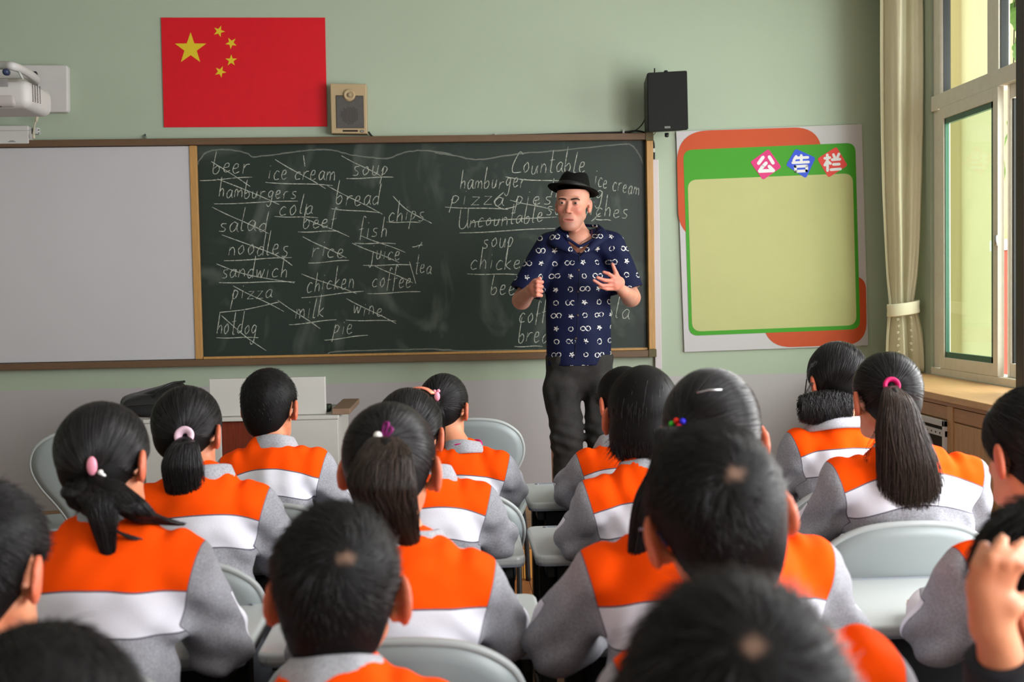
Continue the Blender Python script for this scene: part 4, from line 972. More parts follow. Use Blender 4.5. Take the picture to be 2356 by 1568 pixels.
def hand_prims(w_, dirv, side, scale=1.0, curl=.5, upv=(0, 0, 1)):
    """relaxed resting hand: palm and five fingers from wrist w_ along dirv (root space)"""
    d = Vector(dirv).normalized(); u = Vector(upv); u = (u-d*u.dot(d)).normalized(); s_ = d.cross(u)*side; w_ = Vector(w_); out = []
    k = scale
    out.append((rc(w_, w_+d*.055*k, .022*k, .024*k, (1, 1, 1)), .01)); pc = w_+d*.05*k
    out.append((rc(pc-s_*.018*k, pc+s_*.018*k, .015*k, .015*k), .012))
    for i, (off, ln) in enumerate(((-.027, .058), (-.009, .066), (.009, .062), (.026, .048))):
        a = w_+d*.07*k+s_*off*k; b_ = a+d*ln*.5*k-u*.012*curl*k; e = b_+d*ln*.5*k*(1-curl*.4)-u*.03*curl*k
        out.append((rc(a-d*.02*k, b_, .0088*k, .008*k), .004)); out.append((rc(b_, e, .008*k, .0065*k), .003))
    a = w_+d*.02*k-s_*.022*k; b_ = a+d*.025*k-s_*.022*k; e = b_+d*.028*k-s_*.004*k
    out.append((rc(a, b_, .011*k, .0095*k), .008)); out.append((rc(b_, e, .0095*k, .0075*k), .004))
    return out

def student(label, px, py, Y, yaw=0, pitch=8, roll=0, bx_=.0, by=0.0, style='short', t=.013, shz=None, w=1.0, hs=1.0, arms=None, crown=(.0, -.055, .09), vox=.0065,
            strands=5000, L=.024, tie=None, pony=None, seed=1, collar=True, loose=None, jacket=True, strand_mat=None, sh_tilt=0.0, wide=.0, sr=1.0, extra_body=None, rad=.0006, yk=.012, earcut=True, lift=.22, jit=.13, cs=1.0, yc=1.5, cz=0.0):
    rng = np.random.default_rng(seed)
    hw = onY(px, py, Y); root = empty('person', (hw.x+bx_, Y-.10-by, 0), 0, label, 'person', None)
    base = np.zeros(3, 'f4'); base[:] = (hw.x+bx_, Y-.10-by, 0)
    C = np.array((-bx_, .10+by, hw.z), 'f4'); R = rotm(yaw, pitch, roll)
    if shz is None: shz = hw.z-.168
    H = lambda p: rotpt(R, C, np.array(p)*hs)
    def hit(x, y, lift=.004):                     # where a sight line meets the hair, in head space and root space
        d = np.array(ray(x, y), 'f4'); o = np.array(EYE, 'f4')-base; ol = ((o-C)@R)/hs; dl = (d@R)/hs; rr_ = HR+t; A_ = dl/rr_; B_ = (ol-HC)/rr_
        a_, b2, c2 = A_@A_, 2*A_@B_, B_@B_-1; disc = b2*b2-4*a_*c2; u_ = (-b2-math.sqrt(max(disc, 0)))/(2*a_); q_ = ol+dl*u_; n_ = (q_-HC)/rr_**2; n_ /= np.linalg.norm(n_)
        return q_, C+R@((q_+n_*lift)*hs)
    if len(crown) == 2: crown = tuple(hit(*crown)[0])
    if tie is not None and len(tie) == 2: tie = tuple(hit(*tie)[0])
    # ---- key points (root space)
    nb = np.array((0, .045, shz+.03)); sx = .128*w
    if arms is None: arms = {}
    A = {}
    for s_ in (-1, 1):
        e_def = (s_*(.168*w+wide), .115, .722); wr_def = (s_*.10, .315, .712)
        A[s_] = (np.array((s_*sx, .025, shz-.020+s_*sh_tilt)), np.array(arms.get((s_, 'e'), e_def)), np.array(arms.get((s_, 'w'), wr_def)))
    # ---- body
    lo, hi = (-.42, -.22, 0.02), (.42, .62, hw.z+.16)
    f = Field(lo, hi, vox)
    tr = [rc((0, -.03, .47), (0, -.02, .60), .098*w, .092*w, (1, .72, 1)), rc((0, -.02, .60), (0, .0, shz-.10), .092*w, .100*w, (1, .68, 1)), rc((-sx*.7, .02, shz-.05), (sx*.7, .02, shz-.05), .040, .040)]
    for p in tr: f.add(p, .03)
    f.add(rc(nb+np.array((0, -.01, -.05)), nb, .05, .045), .03); f.add(rc(nb, H((0, -.012, -.055)), .043, .046), .025)
    f.add(e_sdf(H(HC), HR*hs, R), .02); f.add(e_sdf(H((0, .026, -.045)), np.array((.052, .060, .062))*hs, R), .03); f.add(e_sdf(H((0, .058, -.085)), np.array((.028, .026, .022))*hs, R), .025)
    f.add(e_sdf(H((0, .090, -.035)), np.array((.012, .016, .018))*hs, R), .015)                                   # nose
    for s_ in (-1, 1): f.add(rc(H((s_*.052, .004, -.052)), H((s_*.026, .058, -.086)), .016*hs, .014*hs), .02)      # jaw line
    for s_ in (-1, 1): f.sub(e_sdf(H((s_*.03, .092, -.002)), np.array((.016, .012, .010))*hs, R), .01)
    f.sub(e_sdf(H((0, .093, -.066)), np.array((.018, .006, .003))*hs, R), .005)
    for s_ in (-1, 1):
        Re = R@np.array((Matrix.Rotation(s_*math.radians(36), 3, 'Z') @ Matrix.Rotation(math.radians(-8), 3, 'X')), 'f4')
        f.add(e_sdf(H((s_*.090, .003, -.014)), np.array((.0085, .0205, .036))*hs, Re), .010); f.add(e_sdf(H((s_*.077, .012, -.034)), np.array((.008, .010, .013))*hs, R), .006)
        f.sub(e_sdf(H((s_*.101, .011, -.010)), np.array((.006, .011, .020))*hs, Re), .004)
        S_, E_, W_ = A[s_]
        f.add(rc(S_, E_, .042, .034), .03); f.add(rc(E_, W_, .036, .024), .02)
        d_ = (W_-E_); d_ = d_/np.linalg.norm(d_); hd = arms.get((s_, 'h'), tuple(d_*np.array((.35, 1, 0))+np.array((0, .3, 0))))
        for pr, k in hand_prims(W_, hd, s_, .86): f.add(pr, k)
        f.add(rc((s_*.075, -.02, .465), (s_*.10, .33, .465), .068, .052), .04); f.add(rc((s_*.10, .33, .455), (s_*.10, .30, .10), .047, .034), .02); f.add(rc((s_*.10, .28, .065), (s_*.105, .42, .05), .034, .026), .02)
    if extra_body: extra_body(f, base, 'body')
    me = f.mesh('body'); me.materials.append(m_skin); body = link('body', me, None, root); qq = (vco(me)-C)@R/hs
    attr(me, 'redness', np.clip((np.abs(qq[:, 0])-.074)*45, 0, .8)*(np.linalg.norm(qq*np.array((0, 1, 1))-np.array((0, .004, -.012)), axis=1) < .045)*(np.abs(qq[:, 0]) < .11)); attr(me, 'lips', np.zeros(len(me.vertices))); attr(me, 'stubble', np.zeros(len(me.vertices)))  # redder ears: own colour plus light shining through them, put into the colour
    # ---- trousers and shoes
    f = Field((-.25, -.22, .03), (.25, .48, .62), .011)
    f.add(rc((-.05, -.04, .48), (.05, -.04, .48), .105, .105, (1, .9, .8)), .02)
    for s_ in (-1, 1): f.add(rc((s_*.075, -.02, .47), (s_*.10, .33, .47), .085, .068), .04); f.add(rc((s_*.10, .33, .46), (s_*.10, .31, .13), .062, .058), .03)
    f.sub(half((0, 0, -1), -.10), .004) if False else f.cut((0, 0, -1), -.10, .004)
    me = f.mesh('trousers'); me.materials.append(m_trou); link('trousers', me, None, root)
    for s_ in (-1, 1):
        f = Field((-.06, -.06, 0), (.06, .2, .11), .008); f.add(rc((0, 0, .045), (0, .12, .035), .042, .036, (1, 1, 1)), 0); f.cut((0, 0, -1), -.004, .003)
        me = f.mesh('shoe'); me.materials.append(mat('shoe_leather', (.5, .5, .5), .5)); o = link('shoe', me, None, root); o.location = (s_*.10, .27, 0)
    # ---- jacket
    if jacket:
        f = Field((-.46, -.27, .40), (.46, .58, shz+.12), vox)
        th = .0; rs = sr
        T_ = [rc((0, -.03, .44), (0, -.03, .62), .128*w, .120*w, (1, .80, 1)), rc((0, -.03, .62), (0, .0, shz-.09), .120*w, .128*w, (1, .76, 1)),
              rc((-sx*.80, .018, shz-.037), (0, .02, shz-.020), .060*rs, .070*rs), rc((sx*.80, .018, shz-.037), (0, .02, shz-.020), .060*rs, .070*rs), rc((-sx*.66, .03, shz-.022), nb+np.array((-.02, .0, .0)), .050, .050), rc((sx*.66, .03, shz-.022), nb+np.array((.02, .0, .0)), .050, .050)]
        SL = []
        for s_ in (-1, 1):
            S_, E_, W_ = A[s_]; SL.append((rc(S_+np.array((0, 0, -.004)), E_, .062*rs, .058*rs), S_, E_, s_)); SL.append((rc(E_, W_, .058*rs, .043), E_, W_, s_))
        for p in T_: f.add(p, .04)
        for p in SL: f.add(p[0], .028)
        def folds(p):
            v = .0055*snoise(p*np.array((1, 1, .55)), 34, seed)+.0020*snoise(p, 85, seed+3)
            for s_ in (-1, 1):
                S_, E_, W_ = A[s_]; d_ = np.linalg.norm(p-E_, axis=1); v += .009*np.exp(-(d_/.09)**2)*np.sin((p@np.array((s_*.3, .45, .85)))*95+seed)
                q = S_+np.array((-s_*.02, -.03, -.10)); d_ = np.linalg.norm(p-q, axis=1); v += .0075*np.exp(-(d_/.085)**2)*np.sin((p@np.array((s_*.8, 0, .6)))*85+seed)
                q = S_+np.array((-s_*.045, .0, .05)); d_ = np.linalg.norm(p-q, axis=1); v += .006*np.exp(-(d_/.045)**2)*np.cos((p@np.array((1, 0, 0)))*120+seed)
            return v
        f.warp(folds); 
        for s_ in (-1, 1):
            S_, E_, W_ = A[s_]; d_ = (W_-E_)/np.linalg.norm(W_-E_); f.sub(half(d_, 0), 0) if False else None
        if extra_body: extra_body(f, base, 'jacket')
        me = f.mesh('jacket'); P = vco(me)
        dt = np.min([p[0](P) for p in T_], 0); ds = np.min([p[0][0](P) for p in SL], 0); Sarr = np.array([p[0][0](P) for p in SL]); which = Sarr.argmin(0)
        stp = np.zeros(len(P))
        for i, (pr, a, b_, s_) in enumerate(SL):
            mk = which == i; q = P[mk]-a; ax = (b_-a)/np.linalg.norm(b_-a); rr_ = q-np.outer(q@ax, ax); rr_ /= np.linalg.norm(rr_, axis=1, keepdims=True)+1e-6
            e_ = np.array((s_*.85, .62, .1)) if i % 2 == 0 else np.array((s_*.9, .3, .45)); e_ = e_-ax*(e_@ax); e_ /= np.linalg.norm(e_)
            e2 = np.cross(ax, e_)*s_; ca = rr_@e_
            stp[mk] = (ca-.84)*4
        u_ = np.clip((P[:, 2]-(shz-.15))/.03, 0, 1); attr(me, 'sleeve', u_*(np.abs(P[:, 0])-(sx+.040-.27*(shz+.03-P[:, 2])))+(1-u_)*(dt-ds)); stp = np.minimum(stp, (shz-.085-P[:, 2])*30+.0); attr(me, 'stripe', stp)
        attr(me, 'band', P[:, 2]-(shz-yk)+yc*P[:, 0]**2+.003*np.sin(P[:, 0]*23+seed)); me.materials.append(m_jk); link('jacket', me, None, root)
        if collar:
            bm = bmesh.new(); ringsp = [(.048, -.012), (.051, .014), (.056, .024), (.064, .022), (.073, .004), (.081, -.016), (.079, -.022), (.056, -.02)]; seg = 40; rings = []
            cc = Vector(nb)+Vector((0, .004, .020+cz)); tl = Matrix.Rotation(math.radians(-14), 3, 'X')
            for r_, z_ in ringsp:
                ring = []
                for k in range(seg):
                    a = 2*PI*k/seg; fr = max(0, math.sin(a)); wob = 1+.035*math.sin(a*3+seed)+.02*math.sin(a*7+seed*2)
                    r_ = r_; v = Vector((r_*cs*wob*math.cos(a), r_*.88*cs*wob*math.sin(a)+.012*fr, z_*(1+.12*math.sin(a*2+seed))-.020*fr)); ring.append(bm.verts.new(cc+tl@v))
                rings.append(ring)
            for a, b_ in zip(rings, rings[1:]):
                for k in range(seg): bm.faces.new((a[k], a[(k+1) % seg], b_[(k+1) % seg], b_[k]))
            fin('collar', bm, m_col, root, smooth=True)
    # ---- hair
    me = hair_cap(t, style, seed, .0055, earcut); P = vco(me)
    attr(me, 'whorl', np.clip(1.4-np.linalg.norm(P-np.array(crown), axis=1)/(.0085+.003*snoise(P, 300, 2)), 0, 1)*(.75 if style == 'short' else 0))
    sm_ = strand_mat or m_str
    if style == 'short': st_ = grow_short(me, strands, L, crown, rng, R, C/1.0, .5, False, lift, jit)
    elif tie is not None: st_ = grow_combed(me, strands, tie, rng, R, C, t)
    else: st_ = grow_short(me, strands, L, crown, rng, R, C, .1, True)
    if hs != 1.0: st_ = (st_-C)*hs+C
    me.vertices.foreach_set('co', np.ascontiguousarray(P*hs@R.T+C, 'f4').ravel()); me.update(); me.materials.append(m_hair); hair = link('hair', me, None, root)
    curves('hair_strands', st_, np.linspace(1, .35, st_.shape[1])*rad, sm_, hair)
    root['_'] = 0; del root['_']
    info = dict(hit=hit, root=root, base=base, R=R, C=C, H=H, hair=hair, rng=rng, hs=hs, Y=Y)
    if tie is not None and pony is not None:
        sm_ = pony.get('m', sm_)
        Tl = H(np.array(tie)); nt_ = (np.array(tie, 'f4')-HC)/HR**2; nt_ = R@(nt_/np.linalg.norm(nt_)); pony['rad'] = [pony['rad'][0]]*2+pony['rad'][1:]; pts = [Tl-nt_*.004, Tl+nt_*.024]+[np.array(onY(x, y, Y+dy))-base for x, y, dy in pony['pts']]; pony['rad'] = list(np.interp(np.linspace(0, 1, len(pts)), np.linspace(0, 1, len(pony['rad'])), pony['rad'])) if len(pony['rad']) != len(pts) else pony['rad']
        core = [max(r_*.5, .003) for r_ in pony['rad']]
        cp = catmull([Vector(tuple(p)) for p in pts], 5); cr_ = np.interp(np.linspace(0, len(pts)-1, len(cp)), range(len(pts)), core)
        bm = bmesh.new(); tube(bm, cp[7:-2], list(cr_[7:-2]*np.linspace(.8, .55, len(cp)-9)), 12, flat=(.75, 1)); pt = fin('ponytail', bm, m_hair, root, smooth=True)
        st_ = pony_curve(pts, pony['rad'], pony.get('n', 2200), rng, frac=pony.get('frac', (.6, 1.0)))
        curves('hair_strands', st_, np.linspace(1, .4, st_.shape[1])*pony.get('r', .0006), sm_, pt); info['tie'] = Tl; info['pony'] = pt
    return info
def W2(i, x, y, dy): return np.array(onY(x, y, i['Y']+dy))-i['base']
def wisps(i, paths, name='loose_lock', n_=60, r_=.004, rad=.00045, m=None):
    out = []
    for pts in paths:
        c_ = [W2(i, *p) for p in pts]; out.append(pony_curve(c_, np.linspace(r_, r_*.5, len(c_)), n_, i['rng'], K=12, frac=(.7, 1)))
    curves(name, np.concatenate(out), np.linspace(1, .4, 12)*rad, m or m_str, i['root'])
def torus_pts(c_, n_, r_, k=24):
    n_ = Vector(n_).normalized(); a = n_.orthogonal().normalized(); b_ = n_.cross(a); return [Vector(c_)+(a*math.cos(2*PI*q/k)+b_*math.sin(2*PI*q/k))*r_ for q in range(k)]
def hairtie(i, px, py, dy, r_, th, m, nrm=(0, -.4, 1), name='hair_tie'):
    p = i['hit'](px, py, .008)[1]; bm = bmesh.new(); tube(bm, torus_pts(p, nrm, r_), th, 10, closed=True, flat=(1, 1.5)); return fin(name, bm, m, i['root'], smooth=True)
def ball(i, px, py, dy, r_, m, name='bead', par=None, s=(1, 1, 1)):
    p = i['hit'](px, py, .006+dy)[1]; bm = bmesh.new(); bmesh.ops.create_uvsphere(bm, u_segments=16, v_segments=10, radius=r_); bm.transform(Matrix.Translation(tuple(map(float, p))) @ Matrix.Diagonal((*s, 1)))
    return fin(name, bm, m, par or i['root'], smooth=True)

def lock(i, pts, rads, n_, rad=.0006, m=None, start=None):
    """a thick lock of hair: dark core and strands; first point may sit on the head"""
    c_ = [i['hit'](*start)[1]] if start else []; c_ += [W2(i, *p) for p in pts]
    cp = catmull([Vector(tuple(map(float, p))) for p in c_], 5); cr_ = np.interp(np.linspace(0, len(c_)-1, len(cp)), range(len(c_)), rads)*.55
    bm = bmesh.new(); tube(bm, cp[:-1], list(np.maximum(cr_[:-1], .0015)), 10, flat=(.8, 1)); o = fin('hair_lock', bm, m_hair, i['root'], smooth=True)
    st_ = pony_curve(c_, rads, n_, i['rng'], frac=(.75, 1)); curves('hair_strands', st_, np.linspace(1, .4, st_.shape[1])*rad, m or m_str, o)
# ================================================================== THE CLASS
m_pink = mat('pale_pink_elastic', hexc(226, 190, 206), .7); m_pinkp = mat('pink_plastic', hexc(238, 150, 170), .35); m_mag = mat('magenta_elastic', hexc(190, 16, 90), .6); m_vio = mat('violet_ribbon', hexc(122, 18, 96), .6)
m_coral = mat('coral_plastic', hexc(250, 140, 110), .3); m_pearl = mat('pearl', hexc(232, 226, 222), .2, coat=.5); m_red = mat('bead_red', hexc(230, 40, 20), .3); m_grn = mat('bead_green', hexc(60, 190, 50), .3); m_blue = mat('bead_blue', hexc(50, 40, 210), .3); m_rose = mat('bead_rose', hexc(236, 40, 70), .3)
m_gl = mat('blue_glasses', hexc(34, 44, 90), .3)
# ---- front row
A1 = student('boy with short black hair in the front row, in front of the mahogany desk panel', 622, 932, 3.62, yaw=22, bx_=.018, t=.011, strands=5200, L=.016, seed=11, crown=(-.01, -.04, .105))
A2 = student('girl with a pink hair clip and magenta scarf, front row beside the aisle', 1024, 935, 3.78, yaw=34, bx_=.055, style='girl', t=.009, hs=.94, tie=(1005, 925), strands=3200, seed=12,
             pony=dict(pts=[(1006, 950, -.13), (1010, 990, -.12), (1018, 1034, -.10)], rad=[.014, .026, .026, .010], n=900), shz=.82, w=.9, yk=.02)
ball(A2, 1006, 912, 0, .014, m_pinkp, 'hair_clip', s=(.7, .6, 1.1)); ball(A2, 1001, 901, 0, .006, m_pinkp, 'hair_clip'); ball(A2, 1009, 900, 0, .006, m_pinkp, 'hair_clip')
bm = bmesh.new(); nbp = Vector((0, .05, .82+.058)); tube(bm, [nbp+Vector((.062*math.cos(a), .056*math.sin(a), .008+.006*math.sin(a*3))) for a in [q*2*PI/30 for q in range(30)]], .0055, 8, closed=True); fin('scarf', bm, mat('magenta_scarf', hexc(200, 30, 120), .7), A2['root'], smooth=True)
tb('scarf_knot', [W2(A2, 1036, 1016, -.07), W2(A2, 1046, 1021, -.075), W2(A2, 1056, 1019, -.06)], [.006, .010, .007], MATS['magenta_scarf'], A2['root'])
A3 = student('girl with a black bob turned left, in front row before the standing teacher', 1432, 922, 3.72, yaw=-32, bx_=.0, style='bob', t=.011, hs=.97, strands=6500, L=.034, seed=13, shz=.835, cs=1.35)
A4 = student('person with wavy black hair gathered low, in front of the notice board', 1925, 874, 3.66, yaw=-18, pitch=14, bx_=-.012, style='girl', t=.015, hs=1.02, tie=(1915, 905), strands=5000, seed=14, w=1.05, shz=.89, earcut=False, cs=1.6, cz=-.01)
# low gathered wavy bun
f = Field((-.2, -.2, -.12), (.2, .2, .12), .006); f.add(rc((-.055, 0, .008), (.055, 0, -.008), .034, .031, (1, .8, 1)), 0); f.warp(lambda p: .007*snoise(p, 75, 4)+.003*snoise(p, 190, 7))
me = f.mesh('hair_bun'); me.materials.append(m_hair); bun = link('hair_bun', me, None, A4['root']); pc = W2(A4, 1905, 932, -.10); bun.location = tuple(map(float, pc))
rg = np.random.default_rng(5); n_ = 5000; K = 12; th = rg.random(n_)*2*PI; x0 = rg.random(n_)*.15-.085; ph = rg.random(n_)*6; r0_ = (.040+.012*rg.random(n_))*(1-.35*(x0/.09)**2)
st_ = np.stack([np.stack([x0+.010*np.sin(k*.45+np.round(ph)), r0_*np.cos(th+k*.14)*.85, r0_*np.sin(th+k*.14)*1.0-.006*k*.3], -1) for k in range(K)], 1)
curves('hair_strands', st_, np.linspace(1, .5, K)*.0007, m_str, bun)
wisps(A4, [[(1868, 880, -.05), (1850, 920, -.06), (1852, 960, -.06)], [(1880, 830, -.05), (1862, 850, -.06), (1858, 878, -.06)], [(1985, 840, -.02), (1996, 870, -.03), (1992, 900, -.04)]], n_=14, r_=.010)
# black-rimmed temple glimpsed at her left cheek
tb('glasses_arm', [W2(A4, 1856, 872, .0), W2(A4, 1852, 905, .02)], .002, m_blk2, A4['root'])
# ---- second row
B1 = student('girl with a low ponytail in a pale pink hair band, behind the grey desk end', 435, 990, 2.93, yaw=24, bx_=.05, style='girl', t=.010, tie=(424, 1002), strands=6500, seed=21, hs=.97, yk=.025,
             pony=dict(pts=[(424, 1022, -.13), (420, 1070, -.14), (428, 1130, -.13), (432, 1186, -.11)], rad=[.015, .034, .052, .050, .022], n=4200, r=.0007, frac=(.8, 1.04)), shz=.885)
hairtie(B1, 424, 1000, -.128, .0155, .0075, m_pink, (.0, -1, .35))
B2 = student('girl wearing a coral plastic headband, second row behind the aisle seat girl', 945, 995, 3.02, yaw=26, bx_=.045, style='girl', t=.011, tie=(930, 1010), strands=4200, seed=22, shz=.855,
             pony=dict(pts=[(930, 1060, -.12), (932, 1110, -.11)], rad=[.013, .03, .01], n=500))
c_ = [B2['H'](np.array((.001+.080*math.cos(a), .026+.012*math.sin(a), .022+.101*math.sin(a)))) for a in [math.radians(q) for q in range(58, 133, 8)]]
bm = bmesh.new(); tube(bm, c_, .006, 8, flat=(.5, 1.6)); fin('headband', bm, m_coral, B2['root'], smooth=True)
B3 = student('child with a glossy short bob touching the grey collar, second row right of the aisle', 1482, 955, 3.0, yaw=12, bx_=-.01, style='bob', t=.014, hs=1.10, strands=9000, L=.040, seed=23, crown=(.02, -.05, .10), shz=.86, rad=.0007)
B4 = student('girl with a very long straight ponytail held by a magenta band, near the window', 2038, 912, 2.92, yaw=-16, bx_=.018, style='girl', t=.009, tie=(2053, 890), strands=6500, seed=24, w=1.25, shz=.905, yk=-.012,
             pony=dict(pts=[(2062, 915, -.165), (2072, 980, -.175), (2088, 1060, -.175), (2098, 1140, -.165), (2108, 1228, -.15)], rad=[.014, .038, .062, .080, .090, .078], n=9000, frac=(.8, 1.0), r=.0007, m=m_strb))
hairtie(B4, 2052, 887, -.122, .0165, .0055, m_mag, (0, -1, .25))
wisps(B4, [[(2110, 1000, -.15), (2150, 1060, -.14), (2190, 1110, -.1)], [(2120, 1020, -.15), (2150, 1090, -.14), (2172, 1160, -.12)], [(2020, 990, -.15), (1992, 1050, -.13), (1998, 1095, -.1)]], n_=12, r_=.012)
# ---- third row
C1 = student('girl with a pink bow clip and swept side ponytail, left of the front pupils', 245, 1058, 2.16, yaw=26, roll=-4, bx_=.022, style='girl', t=.011, tie=(218, 1098), strands=9000, hs=.92, yk=.036, yc=.9, seed=31, w=1.06, wide=-.008,
             pony=dict(pts=[(228, 1140, -.135), (240, 1200, -.15), (256, 1290, -.15), (300, 1362, -.13)], rad=[.024, .040, .026, .010, .004], n=2200, frac=(.45, 1)), shz=.915, vox=.0058)
lock(C1, [(262, 1140, -.125), (310, 1178, -.12), (350, 1192, -.09), (424, 1206, -.04)], [.034, .044, .036, .022, .005], 3000, start=(218, 1098))
lock(C1, [(185, 1130, -.12), (195, 1160, -.12), (225, 1190, -.13)], [.03, .034, .028, .012], 1500, start=(195, 1105))
wisps(C1, [[(230, 1200, -.14), (300, 1235, -.14), (370, 1248, -.1), (405, 1232, -.05)], [(255, 1230, -.14), (280, 1300, -.13), (350, 1348, -.12)], [(250, 1260, -.14), (262, 1310, -.13), (228, 1345, -.13)]], n_=160, r_=.006, rad=.0007)
ball(C1, 212, 1068, .004, .0125, m_pinkp, 'hair_bow', s=(.75, .5, 1.4)); ball(C1, 225, 1104, .048, .0125, m_pinkp, 'hair_bow', s=(.7, .5, 1.3))
for x, y in ((229, 1078), (234, 1085), (231, 1092)): ball(C1, x, y, .012, .005, m_pearl, 'pearl')
C2 = student('girl with a full wavy ponytail tied with violet ribbon and pearl, centre of the room', 898, 1072, 2.14, yaw=14, bx_=.03, style='girl', t=.012, tie=(886, 1014), strands=9000, seed=32,
             pony=dict(pts=[(884, 1045, -.16), (880, 1110, -.18), (900, 1180, -.175), (945, 1252, -.15)], rad=[.022, .050, .062, .052, .016], n=9000, frac=(.7, 1), r=.0008, m=m_strb), shz=.87, vox=.0058, yk=.035, yc=.9)
ball(C2, 871, 1006, .004, .008, m_pearl, 'pearl')
for k, pp in enumerate([[(880, 1008, -.13), (884, 984, -.14), (892, 986, -.14), (884, 1008, -.13)], [(882, 1008, -.13), (892, 990, -.14), (899, 998, -.14), (884, 1010, -.13)], [(884, 1009, -.13), (893, 1012, -.135), (903, 1018, -.13)]]):
    tb('ribbon', catmull([Vector(tuple(map(float, C2['hit'](p[0], p[1], .006+.006*(j % 3))[1]))) for j, p in enumerate(pp)], 6), .0026, m_vio, C2['root'])
C3 = student('girl with coloured beads in long loose black hair, third row behind boy with glasses', 1637, 1004, 2.10, yaw=10, bx_=-.03, style='girl', t=.014, hs=1.04, tie=(1570, 985), strands=9000, seed=33, w=1.5, wide=.016, shz=.89, yk=.03, yc=.9,
             pony=dict(pts=[(1560, 1060, -.13), (1510, 1160, -.14), (1490, 1270, -.13), (1476, 1385, -.11)], rad=[.03, .05, .042, .036, .024], n=3600, frac=(.85, 1.05), r=.0007), vox=.0062)
for x, y, m in ((1562, 968, m_red), (1568, 980, m_rose), (1552, 975, m_grn), (1576, 969, m_blue)): ball(C3, x, y, .0, .0058, m)
tb('hair_grip', [C3['hit'](x, y, .004)[1] for x, y in ((1605, 906), (1632, 900), (1660, 899))], .0016, mat('grip_metal', (.6, .6, .62), .3, metal=1), C3['root'])
C4 = student('girl cut off by the right edge, long loose lock before her ear', 2378, 1035, 2.05, yaw=-24, bx_=.0, style='girl', t=.012, tie=(.02, -.09, -.04), strands=4500, seed=34, shz=.885, w=1.15, wide=-.02)
wisps(C4, [[(2318, 985, .03), (2304, 1060, .03), (2310, 1140, .03)], [(2326, 1000, .04), (2312, 1070, .04), (2300, 1125, .04)]], n_=160, r_=.009)
# ---- fourth row
D1 = student('boy at the left edge with short hair, ear and cheek showing', -40, 1300, 1.58, yaw=22, bx_=-.02, t=.012, strands=5000, L=.024, seed=41, shz=.84)
D2 = student('boy with a hair whorl and both ears showing, low centre', 779, 1358, 1.56, yaw=5, pitch=8, bx_=-.0, t=.013, hs=1.0, strands=15000, L=.026, seed=42, crown=(797, 1283), cs=.96, cz=.005, shz=.822, vox=.0052, rad=.00042)
D3 = student('boy with blue glasses and a hair whorl, head tilted, right of the aisle', 1650, 1186, 1.45, yaw=-3, pitch=12, roll=-11, bx_=.03, t=.013, strands=15000, L=.022, seed=43, crown=(1692, 1090), shz=.90, vox=.0052, w=1.1, rad=.00042)
for s_ in (-1, 1):
    tb('glasses_arm', [D3['H']((s_*.083, .10, .002)), D3['H']((s_*.084, .02, .004)), D3['H']((s_*.082, -.008, -.004)), D3['H']((s_*.078, -.018, -.022))], .0022, m_gl, D3['root'])
    bm = bmesh.new(); tube(bm, [Vector(tuple(D3['H']((s_*.036+.022*math.cos(a), .108, -.004+.016*math.sin(a))))) for a in [q*2*PI/20 for q in range(20)]], .0018, 6, closed=True); fin('glasses_rim', bm, m_gl, D3['root'], smooth=True)
# pupil at the right edge holding the head with a bare hand
D4Y = 1.32
def d4x(f, base, what):
    q = lambda x, y, dy: np.array(onY(x, y, D4Y+dy))-base
    if what == 'body':
        el, wr = q(2330, 1640, -.10), q(2290, 1440, -.13)
        f.add(rc(el, wr, .034, .0205), .02); f.add(rc(q(2272, 1440, -.13), q(2262, 1365, -.135), .0185, .0175), .012); f.add(rc(q(2282, 1440, -.13), q(2296, 1368, -.135), .0175, .0165), .012); f.add(rc(q(2256, 1335, -.135), q(2312, 1322, -.14), .0135, .0135), .012)
        for pts in ([(2246, 1345, -.135), (2250, 1300, -.145), (2266, 1256, -.13)], [(2264, 1330, -.14), (2280, 1285, -.155), (2308, 1240, -.14)], [(2290, 1325, -.14), (2316, 1288, -.155), (2352, 1250, -.14)], [(2312, 1322, -.14), (2345, 1298, -.15), (2388, 1272, -.14)]):
            a, b_, c_ = [q(*p) for p in pts]; f.add(rc(a, b_, .0092, .0084), .004); f.add(rc(b_, c_, .0084, .0070), .002)
        f.add(rc(q(2292, 1415, -.13), q(2330, 1395, -.145), .0125, .0105), .010); f.add(rc(q(2330, 1395, -.145), q(2385, 1368, -.13), .0105, .0085), .004)
D4 = student('pupil at the right edge holding the back of the head with one bare hand', 2425, 1372, D4Y, yaw=-35, pitch=20, bx_=.07, t=.012, strands=7000, L=.026, seed=44, shz=.80, extra_body=d4x, vox=.006, crown=(.0, -.06, .09),
             arms={(-1, 'e'): (-.19, .02, .62), (-1, 'w'): (-.12, .20, .66)})
q = lambda x, y, dy: np.array(onY(x, y, D4Y+dy))-D4['base']
ca_, cb_ = q(2336, 1665, -.10), q(2302, 1510, -.125); f = Field(np.minimum(ca_, cb_)-.08, np.maximum(ca_, cb_)+.08, .006); f.add(rc(q(2336, 1665, -.10), q(2302, 1510, -.125), .052, .037), 0); f.warp(lambda p: .003*snoise(p, 60, 3)); f.cut(np.array(q(2290, 1440, -.13)-q(2330, 1640, -.10)), float(np.array(q(2300, 1508, -.12))@((q(2290, 1440, -.13)-q(2330, 1640, -.10))/np.linalg.norm(q(2290, 1440, -.13)-q(2330, 1640, -.10)))), .004)
me = f.mesh('dark_cuff'); me.materials.append(mat('dark_knit', hexc(34, 36, 42), .9)); link('dark_cuff', me, None, D4['root'])
